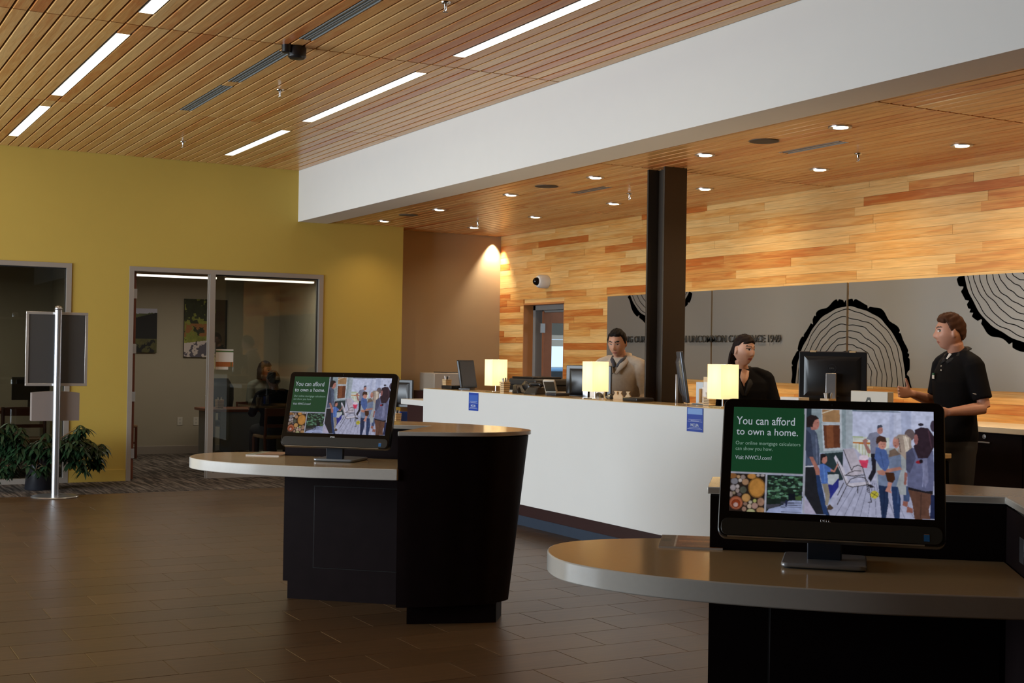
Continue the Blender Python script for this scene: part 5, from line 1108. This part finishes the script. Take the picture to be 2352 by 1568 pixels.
def head_mesh(mb, M, female=False, n=56, m=44, ears=True):
    o = len(mb.v); v = []; f = []
    for j in range(m+1):
        for k in range(n): v.append(M @ head_point(PI*j/m if 0 < j < m else (0.0001 if j == 0 else PI-0.0001), 2*PI*k/n, female))
    for j in range(m):
        for k in range(n): f.append((j*n+k, (j+1)*n+k, (j+1)*n+(k+1) % n, j*n+(k+1) % n))
    mb.add(v, f)
    if ears:
        for s in (1, -1):
            b = MB().ball((0, 0, 0), (0.019, 0.009, 0.033), 12, 10); T = M @ Matrix.Translation((-0.008, s*0.079, -0.002)) @ Matrix.Rotation(s*0.35, 4, 'Z') @ Matrix.Rotation(-0.15, 4, 'Y')
            mb.add([T @ Vector(p) for p in b.v], b.f)
def hair_mesh(M, hl, thick, female=False, n=72, m=56, seed=1, lump=0.004):
    r = random.Random(seed); ph = [r.uniform(0, 6.28) for _ in range(6)]; v = []; f = []; mb = MB()
    for j in range(m+1):
        for k in range(n):
            th, p_ = min(max(PI*j/m, 1e-4), PI-1e-4), 2*PI*k/n; p = head_point(th, p_, female); d = Vector((math.sin(th)*math.cos(p_), math.sin(th)*math.sin(p_), math.cos(th)))
            q = p.z-hl(p.x/0.099, abs(p.y)/0.077, p.y); w = ss(q, -0.004, 0.016)
            o = -0.014*(1-w)+w*(thick(p)+lump*math.sin(9*p_+ph[0]+6*th)*0.5+lump*0.5*math.sin(17*th+ph[1]+5*p_))
            v.append(M @ (p+d*o))
    for j in range(m):
        for k in range(n): f.append((j*n+k, (j+1)*n+k, (j+1)*n+(k+1) % n, j*n+(k+1) % n))
    return mb.add(v, f)
def hand(mb, w, d, nrm, size=1.0, curl=0.5, side=1, thumb_up=False):
    """w wrist, d finger direction, nrm palm normal (the fingers close towards it), side = +1 when the thumb lies on the d x nrm side"""
    w = Vector(w); d = Vector(d).normalized(); nrm = (Vector(nrm)-d*Vector(nrm).dot(d)).normalized(); s = d.cross(nrm)*side; k = size
    mb.tube([w-d*0.03*k, w, w+d*0.03*k, w+d*0.06*k, w+d*0.088*k], [(0.026*k, 0.020*k), (0.027*k, 0.018*k), (0.037*k, 0.015*k), (0.042*k, 0.014*k), (0.040*k, 0.011*k)], 14, up=nrm)
    for i, (off, L_) in enumerate(((0.031, 0.072), (0.0105, 0.080), (-0.0105, 0.075), (-0.030, 0.058))):
        b = w+d*0.082*k+s*off*k; dirs = d.copy(); pts = [b]; a = curl*(0.8+0.12*i)
        for seg, fl in enumerate((0.42, 0.32, 0.26)):
            ang = a*(0.7 if seg == 0 else 1.0); dirs = (dirs*math.cos(ang)+nrm*math.sin(ang)).normalized() if seg == 0 else (dirs+(nrm-dirs*nrm.dot(dirs)).normalized()*math.tan(ang*0.8)).normalized()
            pts.append(pts[-1]+dirs*L_*fl*k)
        mb.tube(pts, [0.0092*k, 0.0086*k, 0.008*k, 0.0068*k], 8)
    b = w+d*0.025*k+s*0.026*k
    td = (s*0.95+d*0.35).normalized() if thumb_up else (s*0.55+d*0.75+nrm*0.35).normalized()
    mb.tube([b, b+td*0.032*k, b+td*0.032*k+(td+d*0.15)*0.026*k, b+td*0.032*k+(td+d*0.15)*0.026*k+(td+d*0.25)*0.022*k], [0.013*k, 0.0115*k, 0.010*k, 0.0075*k], 8)
def rings(mb, secs, n=28):
    """secs: (cx, cy, z, half depth x, half width y)"""
    v = []; f = []
    for cx, cy, z, a, b_ in secs:
        for k in range(n):
            t = 2*PI*k/n; c, s = math.cos(t), math.sin(t); e = 0.82
            v.append((cx+a*math.copysign(abs(c)**e, c), cy+b_*math.copysign(abs(s)**e, s), z))
    for j in range(len(secs)-1):
        for k in range(n): f.append((j*n+k, j*n+(k+1) % n, (j+1)*n+(k+1) % n, (j+1)*n+k))
    f += [tuple(range(n-1, -1, -1)), tuple(range((len(secs)-1)*n, len(secs)*n))]
    return mb.add(v, f)
def skin_mats(tone, lip, key):
    return [mat('skin_'+key, tone, 0.5, noise=0.08, scale=18), mat('lips_'+key, lip, 0.45, noise=0), mat('brow_'+key, (0.018, 0.011, 0.008), 0.7, noise=0), mat('eye_white', (0.55, 0.52, 0.50), 0.3, noise=0), mat('iris_dark', (0.02, 0.012, 0.008), 0.15, noise=0)]
def person(label, loc, yaw, key, tone, lip, top, bottom, head, hy, hp, hips, chest, neck, sh, arms, legs, female=False, sleeve=1.0, hl=None, thick=None, hair_col=(0.012, 0.008, 0.006), extra=None, width=1.0, eyes_down=False, hroll=0.0, long_hem=0.0, brow=True):
    """everything in local metres: x forward, y left, z up. arms: [(elbow, wrist, finger dir, palm normal, side, curl, thumb)] for left, right; legs: [(knee, ankle)]"""
    t = thing('person', label, 'person', loc, math.radians(yaw))
    HM = Matrix.Translation(Vector(head)) @ Matrix.Rotation(math.radians(hy), 4, 'Z') @ Matrix.Rotation(math.radians(hp), 4, 'Y') @ Matrix.Rotation(math.radians(hroll), 4, 'X')
    hips, chest, neck = Vector(hips), Vector(chest), Vector(neck); hw, cw = 0.165*width, 0.172*width
    def torso(mb, g, bottom_z=None):
        mid = (hips+chest)/2
        rings(mb, [(hips.x, hips.y, hips.z-0.08-long_hem, 0.105+g, hw*0.93+g), (hips.x, hips.y, hips.z, 0.118+g, hw+g), (mid.x, mid.y, mid.z-0.02, 0.103+g, hw*(0.82 if female else 0.90)+g), (chest.x, chest.y, chest.z-0.10, 0.118+g, cw+g), (chest.x, chest.y, chest.z, 0.122+g, cw*1.06+g),
                   (chest.x-0.005, chest.y, chest.z+0.07, 0.108+g, cw*1.05+g), ((chest.x+neck.x)/2-0.01, chest.y, neck.z-0.055, 0.088+g, cw*0.86+g), (neck.x-0.01, neck.y, neck.z-0.012, 0.066+g, 0.100+g), (neck.x-0.008, neck.y, neck.z+0.012, 0.055+g, 0.062+g)])
    body = MB(); torso(body, -0.012)
    nk = HM @ Vector((-0.025, 0, -0.075)); 
    body.tube([neck+Vector((-0.012, 0, -0.05)), neck+Vector((-0.01, 0, 0.0)), (neck+nk)/2, nk], [(0.070, 0.062), (0.060, 0.058), (0.056, 0.056), (0.056, 0.058)] if not female else [(0.060, 0.055), (0.050, 0.049), (0.047, 0.048), (0.048, 0.050)], 18, up=(1, 0, 0))
    head_mesh(body, HM, female)
    cl = MB(); torso(cl, 0.006)
    for (el, wr, fd, pn, sd, cu, th), s in zip(arms, (1, -1)):
        S0 = Vector(sh[0 if s > 0 else 1]); el = Vector(el); wr = Vector(wr)
        body.tube([S0, (S0+el)/2, el], [0.050, 0.045, 0.038], 12); body.tube([el, el.lerp(wr, 0.3), wr], [0.039, 0.042, 0.026], 12)
        hand(body, wr, fd, pn, 1.0 if not female else 0.9, cu, sd, th)
        cl.ball(S0, (0.060, 0.060, 0.058), 14, 10); cl.tube([neck+Vector((-0.015, s*0.045, -0.022)), neck.lerp(S0, 0.55)+Vector((-0.004, 0, 0.008)), S0+Vector((0, 0, 0.004))], [0.050, 0.056, 0.058], 14); body.tube([neck+Vector((-0.015, s*0.04, -0.03)), S0], [0.040, 0.048], 12)
        if sleeve >= 1: cl.tube([S0, (S0+el)/2, el], [0.064, 0.058, 0.052], 14); cl.tube([el, el.lerp(wr, 0.3), el.lerp(wr, 0.93)], [0.052, 0.050, 0.036], 14)
        else: cl.tube([S0, S0.lerp(el, 0.5), S0.lerp(el, sleeve)], [0.066, 0.064, 0.064], 14)
    pants = MB()
    rings(pants, [(hips.x, hips.y, hips.z-0.17, 0.10, hw*0.92), (hips.x, hips.y, hips.z-0.08, 0.118, hw+0.002), (hips.x, hips.y, hips.z+0.02, 0.115, hw)])
    for (kn, an), s in zip(legs, (1, -1)):
        h0 = hips+Vector((0, s*hw*0.5, -0.08)); kn, an = Vector(kn), Vector(an)
        body.tube([h0, (h0+kn)/2, kn], [0.078, 0.070, 0.052], 14); body.tube([kn, kn.lerp(an, 0.35), an], [0.052, 0.054, 0.036], 14)
        pants.tube([h0, (h0+kn)/2, kn], [0.092, 0.084, 0.066], 16); pants.tube([kn, kn.lerp(an, 0.4), an+Vector((0, 0, -0.01))], [0.066, 0.066, 0.056], 16)
        sb_ = MB().tube([an+Vector((-0.05, 0, -0.045)), an+Vector((0.0, 0, -0.03)), an+Vector((0.09, 0, -0.045)), an+Vector((0.16, 0, -0.055)), an+Vector((0.185, 0, -0.058))], [(0.036, 0.030), (0.043, 0.042), (0.045, 0.034), (0.040, 0.024), (0.020, 0.014)], 14, up=(0, 0, 1)); sb_.build('shoe', mat('shoe_black', (0.012, 0.012, 0.012), 0.35, noise=0), t, smooth=True)
    bo = remeshed(body, 0.0062, 'body', skin_mats(tone, lip, key), t, smooth_it=2)
    # colour the features of the face
    inv = HM.inverted(); me = bo.data; mi = np.zeros(len(me.polygons), np.int32)
    C_ = np.zeros(len(me.polygons)*3); me.polygons.foreach_get('center', C_); C_ = C_.reshape(-1, 3); A = np.array(inv); L_ = C_ @ A[:3, :3].T+A[:3, 3]; X, Y, Z = L_[:, 0], L_[:, 1], L_[:, 2]; fr = (X > 0.045) & (np.abs(Z) < 0.11)
    aY = np.abs(Y)
    mi[fr & ((Y/0.024)**2+((Z+0.063)/0.0095)**2 < 1)] = 1
    if brow: mi[fr & (aY > 0.012) & (aY < 0.050) & (np.abs(Z-0.036-0.004*np.sin((aY-0.012)*70)) < (0.0048 if not female else 0.0035))] = 2
    eh = 0.0035 if eyes_down else 0.0068
    ew = fr & (((aY-0.031)/0.0155)**2+((Z-0.012)/eh)**2 < 1); mi[ew] = 3
    sh_ = -0.004 if not female else -0.005
    mi[ew & (((Y-0.031+sh_)/0.0066)**2 + ((Z-0.012)/0.008)**2 < 1)] = 4; mi[ew & (((Y+0.031+sh_)/0.0066)**2 + ((Z-0.012)/0.008)**2 < 1)] = 4
    mi[fr & (((aY-0.031)/0.0175)**2+((Z-0.012-eh)/0.0026)**2 < 1)] = 2
    me.polygons.foreach_set('material_index', mi)
    remeshed(cl, 0.008, 'shirt' if not female else 'jacket', top, t, smooth_it=5); remeshed(pants, 0.010, 'trousers', bottom, t, smooth_it=4)
    hm = mat('hair_'+key, hair_col, 0.7, noise=0.35, scale=70, spec=0.15)
    hair_mesh(HM, hl, thick, female).build('hair', hm, t, smooth=True)
    if extra: extra(t, HM, hm, neck, chest)
    return t
def hl_short(front=0.066, side=0.0, back=-0.070):
    def f(x, ay, y):
        if x > 0.45: return front-0.016*ay
        if x > 0.12: return side+(front-side)*ss(x, 0.12, 0.45)
        if x > -0.25: return side+0.018*ss(-x, -0.12, 0.1)*0
        return back+(side-back)*ss(x, -0.75, -0.25)
    return f
DRKSK = (0.40, 0.20, 0.125)
# --- the three behind the counter
def collar_shawl(t, HM, hm, neck, chest):
    m = mat('sweater_collar', (0.46, 0.38, 0.30), 0.85, noise=0.12, scale=90); b = MB()
    for s in (1, -1): b.tube([neck+Vector((-0.075, 0, 0.045)), neck+Vector((-0.05, s*0.062, 0.040)), neck+Vector((0.015, s*0.082, 0.0)), neck+Vector((0.085, s*0.062, -0.06)), neck+Vector((0.120, s*0.018, -0.135))], [(0.034, 0.014), (0.034, 0.014), (0.034, 0.013), (0.030, 0.012), (0.014, 0.008)], 12, up=(0, 0, 1))
    b.build('shawl_collar', m, t, smooth=True)
    b = MB(); m2 = mat('inner_shirt', (0.055, 0.055, 0.065), 0.8, noise=0.1)
    for s in (1, -1): b.tube([neck+Vector((0.0, s*0.060, 0.020)), neck+Vector((0.055, s*0.045, -0.012)), neck+Vector((0.098, s*0.010, -0.075))], [(0.020, 0.010), (0.024, 0.010), (0.012, 0.008)], 10, up=(0, 0, 1))
    b.build('shirt_collar', m2, t, smooth=True)
M_sweater = mat('sweater', (0.40, 0.335, 0.265), 0.9, noise=0.16, scale=40); M_blackcloth = mat('black_cloth', (0.0065, 0.0065, 0.008), 0.9, noise=0.25, scale=14, spec=0.12); M_trouser = mat('dark_trousers', (0.016, 0.015, 0.017), 0.85, noise=0.2)
person('man in a beige sweater looking down behind the counter left of the column', (9.875, -6.595, 0), 122, 'a', (0.50, 0.265, 0.175), (0.36, 0.12, 0.09), M_sweater, M_trouser,
       head=(0.115, 0.0, 1.620), hy=4, hp=17, hips=(0.0, 0, 0.95), chest=(0.03, 0, 1.30), neck=(0.055, 0, 1.485), sh=[(0.035, 0.195, 1.425), (0.035, -0.195, 1.425)],
       arms=[((0.10, 0.285, 1.14), (0.31, 0.20, 1.00), (1, -0.2, -0.1), (0, 0, -1), 1, 0.35, False), ((0.12, -0.27, 1.15), (0.33, -0.10, 1.01), (1, 0.25, -0.1), (0, 0, -1), -1, 0.35, False)],
       legs=[((0.01, 0.10, 0.50), (0.0, 0.11, 0.085)), ((0.01, -0.10, 0.50), (0.0, -0.11, 0.085))], hl=hl_short(0.078, -0.012, -0.065), thick=lambda p: 0.009+0.007*max(0, p.z/0.12), hair_col=(0.008, 0.006, 0.005), extra=collar_shawl, eyes_down=True, width=1.06)
def lapels(t, HM, hm, neck, chest):
    m = mat('black_lapel', (0.009, 0.009, 0.010), 0.8, noise=0); b = MB()
    for s in (1, -1): b.tube([neck+Vector((-0.06, 0, 0.035)), neck+Vector((-0.03, s*0.055, 0.028)), neck+Vector((0.03, s*0.075, -0.02)), neck+Vector((0.10, s*0.05, -0.10)), neck+Vector((0.132, s*0.005, -0.20))], [(0.020, 0.009), (0.022, 0.010), (0.026, 0.010), (0.024, 0.010), (0.010, 0.006)], 10, up=(0, 0, 1))
    b.build('lapels', m, t, smooth=True)
    b = MB(); r = random.Random(3)
    for k in range(16):
        a = k/15; p0 = HM @ Vector((-0.075-0.015*math.sin(a*3), -0.045+0.06*a, 0.02)); sw = r.uniform(-0.012, 0.012)
        b.tube([p0, p0+Vector((-0.03, sw-0.01, -0.06)), p0+Vector((-0.028+sw, -0.02+sw, -0.125)), p0+Vector((-0.018+sw, -0.03+sw, -0.165-r.uniform(0, 0.03)))], [0.012, 0.013, 0.010, 0.003], 7)
    b.build('hair_tail', hm, t, smooth=True)
    b = MB(); b.tube([neck+Vector((0.045, 0.02, 0.0)), neck+Vector((0.085, 0.0, -0.06)), neck+Vector((0.105, 0, -0.13))], [(0.04, 0.012), (0.034, 0.012), (0.012, 0.008)], 12, up=(1, 0, 0)); b.build('neckline_skin', MATS['skin_b'], t, smooth=True)
person('woman in a black jacket with pulled back hair behind the right table lamp', (8.345, -6.735, 0), 148, 'b', (0.62, 0.37, 0.275), (0.33, 0.075, 0.07), M_blackcloth, M_trouser,
       head=(0.045, 0.0, 1.565), hy=38, hp=4, hips=(0.0, 0, 0.92), chest=(0.01, 0, 1.24), neck=(0.015, 0, 1.405), sh=[(0.0, 0.19, 1.345), (0.0, -0.19, 1.345)],
       arms=[((0.06, 0.27, 1.08), (0.26, 0.16, 0.99), (1, -0.3, 0), (0, 0, -1), 1, 0.35, False), ((0.08, -0.26, 1.08), (0.27, -0.10, 0.99), (1, 0.2, 0), (0, 0, -1), -1, 0.35, False)],
       legs=[((0.01, 0.09, 0.49), (0.0, 0.10, 0.085)), ((0.01, -0.09, 0.49), (0.0, -0.10, 0.085))], female=True, hl=lambda x, ay, y: (0.060-0.02*ay) if x > 0.45 else (0.028+0.032*ss(x, 0.1, 0.45) if x > 0.05 else (-0.045+0.073*ss(x, -0.5, 0.05))), thick=lambda p: 0.008+0.004*max(0, p.z/0.12), hair_col=(0.014, 0.008, 0.007), extra=lapels, width=1.14, hroll=-3)
def polo(t, HM, hm, neck, chest):
    b = MB(); m = mat('polo_collar', (0.009, 0.009, 0.011), 0.85, noise=0)
    for s in (1, -1): b.tube([neck+Vector((-0.075, 0, 0.045)), neck+Vector((-0.045, s*0.066, 0.038)), neck+Vector((0.030, s*0.070, -0.004)), neck+Vector((0.090, s*0.022, -0.062))], [(0.026, 0.009), (0.027, 0.010), (0.027, 0.010), (0.018, 0.008)], 12, up=(0, 0, 1))
    b.build('collar', m, t, smooth=True)
    b = MB(); b.tube([neck+Vector((0.055, 0.012, 0.0)), neck+Vector((0.080, 0.006, -0.035))], [(0.016, 0.006), (0.008, 0.004)], 8, up=(1, 0, 0)); b.build('undershirt', M_paper, t)
    for z in (-0.085, -0.115): MB().ball(neck+Vector((0.118, 0, z)), (0.004, 0.006, 0.006), 8, 6).build('button', M_silver, t, smooth=True)
    tg = bx(-0.003, 0.003, -0.036, 0.036, -0.014, 0.012).build('name_tag', M_paper, t, bevel=0.001); tg.location = chest+Vector((0.117, -0.095, 0.035)); tg.rotation_euler = (0, 0, -0.42)
    tg2 = bx(-0.0032, 0.0032, -0.036, 0.036, 0.012, 0.026).build('name_tag_band', mat('tag_green', (0.01, 0.12, 0.07), 0.5, noise=0), tg)
    lg = MB().tube([Vector((0.02, 0.262, 1.285)), Vector((0.045, 0.258, 1.292))], [0.005, 0.003], 6).build('sleeve_mark', mat('sleeve_mark', (0.4, 0.4, 0.42), 0.5, noise=0), t)
person('young man in a black polo shirt standing at the right, gesturing with one hand', (6.395, -7.015, 0), 76, 'c', (0.54, 0.275, 0.19), (0.36, 0.12, 0.09), M_blackcloth, M_trouser,
       head=(0.050, 0.0, 1.700), hy=-18, hp=2, hips=(0.0, 0, 1.00), chest=(0.0, 0, 1.36), neck=(0.0, 0, 1.555), sh=[(-0.01, 0.190, 1.485), (-0.01, -0.190, 1.485)],
       arms=[((-0.045, 0.262, 1.195), (0.20, 0.215, 1.165), (1, -0.35, -0.05), (0.1, -1, 0.1), 1, 0.45, False), ((0.0, -0.25, 1.215), (0.245, -0.165, 1.275), (1, 0.1, 0.12), (0, 1, 0), 1, 0.55, True)],
       legs=[((0.02, 0.10, 0.53), (0.0, 0.12, 0.085)), ((0.02, -0.10, 0.53), (0.0, -0.12, 0.085))], hl=hl_short(0.070, 0.0, -0.070), thick=lambda p: 0.008+0.012*max(0, p.z/0.12)+(0.006 if p.x > 0.03 else 0), hair_col=(0.060, 0.024, 0.012), extra=polo, sleeve=0.80, width=1.02)
# --- two seated in the office
def bob(t, HM, hm, neck, chest):
    b = MB()
    for k in range(26):
        a = math.radians(75+k*210/25); p0 = HM @ Vector((0.088*math.cos(a), 0.084*math.sin(a), 0.03)); d = Vector((p0.x-HM.translation.x, p0.y-HM.translation.y, 0)).normalized()
        b.tube([p0, p0+d*0.008+Vector((0, 0, -0.07)), p0+d*0.012+Vector((0, 0, -0.13)), p0+d*0.022+Vector((0, 0, -0.155))], [0.015, 0.016, 0.014, 0.004], 7)
    b.build('hair_lengths', hm, t, smooth=True)
seat_legs = [((0.42, 0.11, 0.50), (0.44, 0.12, 0.085)), ((0.42, -0.11, 0.50), (0.44, -0.12, 0.085))]
person('seated woman with shoulder length dark hair and a grey top in the office', (17.32, -5.68, 0.004), 196, 'd', (0.36, 0.15, 0.09), (0.30, 0.07, 0.06), mat('sage_top', (0.12, 0.125, 0.105), 0.85, noise=0.15), M_trouser,
       head=(0.055, 0, 1.235), hy=14, hp=8, hips=(0.0, 0, 0.60), chest=(0.02, 0, 0.93), neck=(0.03, 0, 1.085), sh=[(0.01, 0.175, 1.03), (0.01, -0.175, 1.03)],
       arms=[((0.06, 0.24, 0.80), (0.27, 0.12, 0.80), (1, -0.3, 0), (0, 0, -1), 1, 0.35, False), ((0.06, -0.24, 0.80), (0.27, -0.12, 0.80), (1, 0.3, 0), (0, 0, -1), -1, 0.35, False)],
       legs=seat_legs, female=True, hl=lambda x, ay, y: 0.055 if x > 0.45 else (-0.02+0.075*ss(x, 0.1, 0.45) if x > 0.0 else -0.08), thick=lambda p: 0.014, hair_col=(0.010, 0.006, 0.005), extra=bob)
person('man in black seen from behind, sitting on a guest chair in the office', (15.75, -5.335, 0.004), 2, 'e', (0.10, 0.045, 0.03), (0.1, 0.03, 0.03), M_blackcloth, M_trouser,
       head=(0.075, 0, 1.135), hy=-10, hp=12, hips=(0.0, 0, 0.60), chest=(0.03, 0, 0.87), neck=(0.045, 0, 1.005), sh=[(0.02, 0.195, 0.945), (0.02, -0.195, 0.945)],
       arms=[((0.08, 0.27, 0.72), (0.30, 0.16, 0.80), (1, -0.3, 0), (0, 0, -1), 1, 0.35, False), ((0.08, -0.27, 0.72), (0.30, -0.16, 0.80), (1, 0.3, 0), (0, 0, -1), -1, 0.35, False)],
       legs=[((0.42, 0.11, 0.50), (0.40, 0.12, 0.085)), ((0.42, -0.11, 0.50), (0.40, -0.12, 0.085))], hl=hl_short(0.06, 0.0, -0.07), thick=lambda p: 0.008, hair_col=(0.006, 0.005, 0.004), width=1.12)
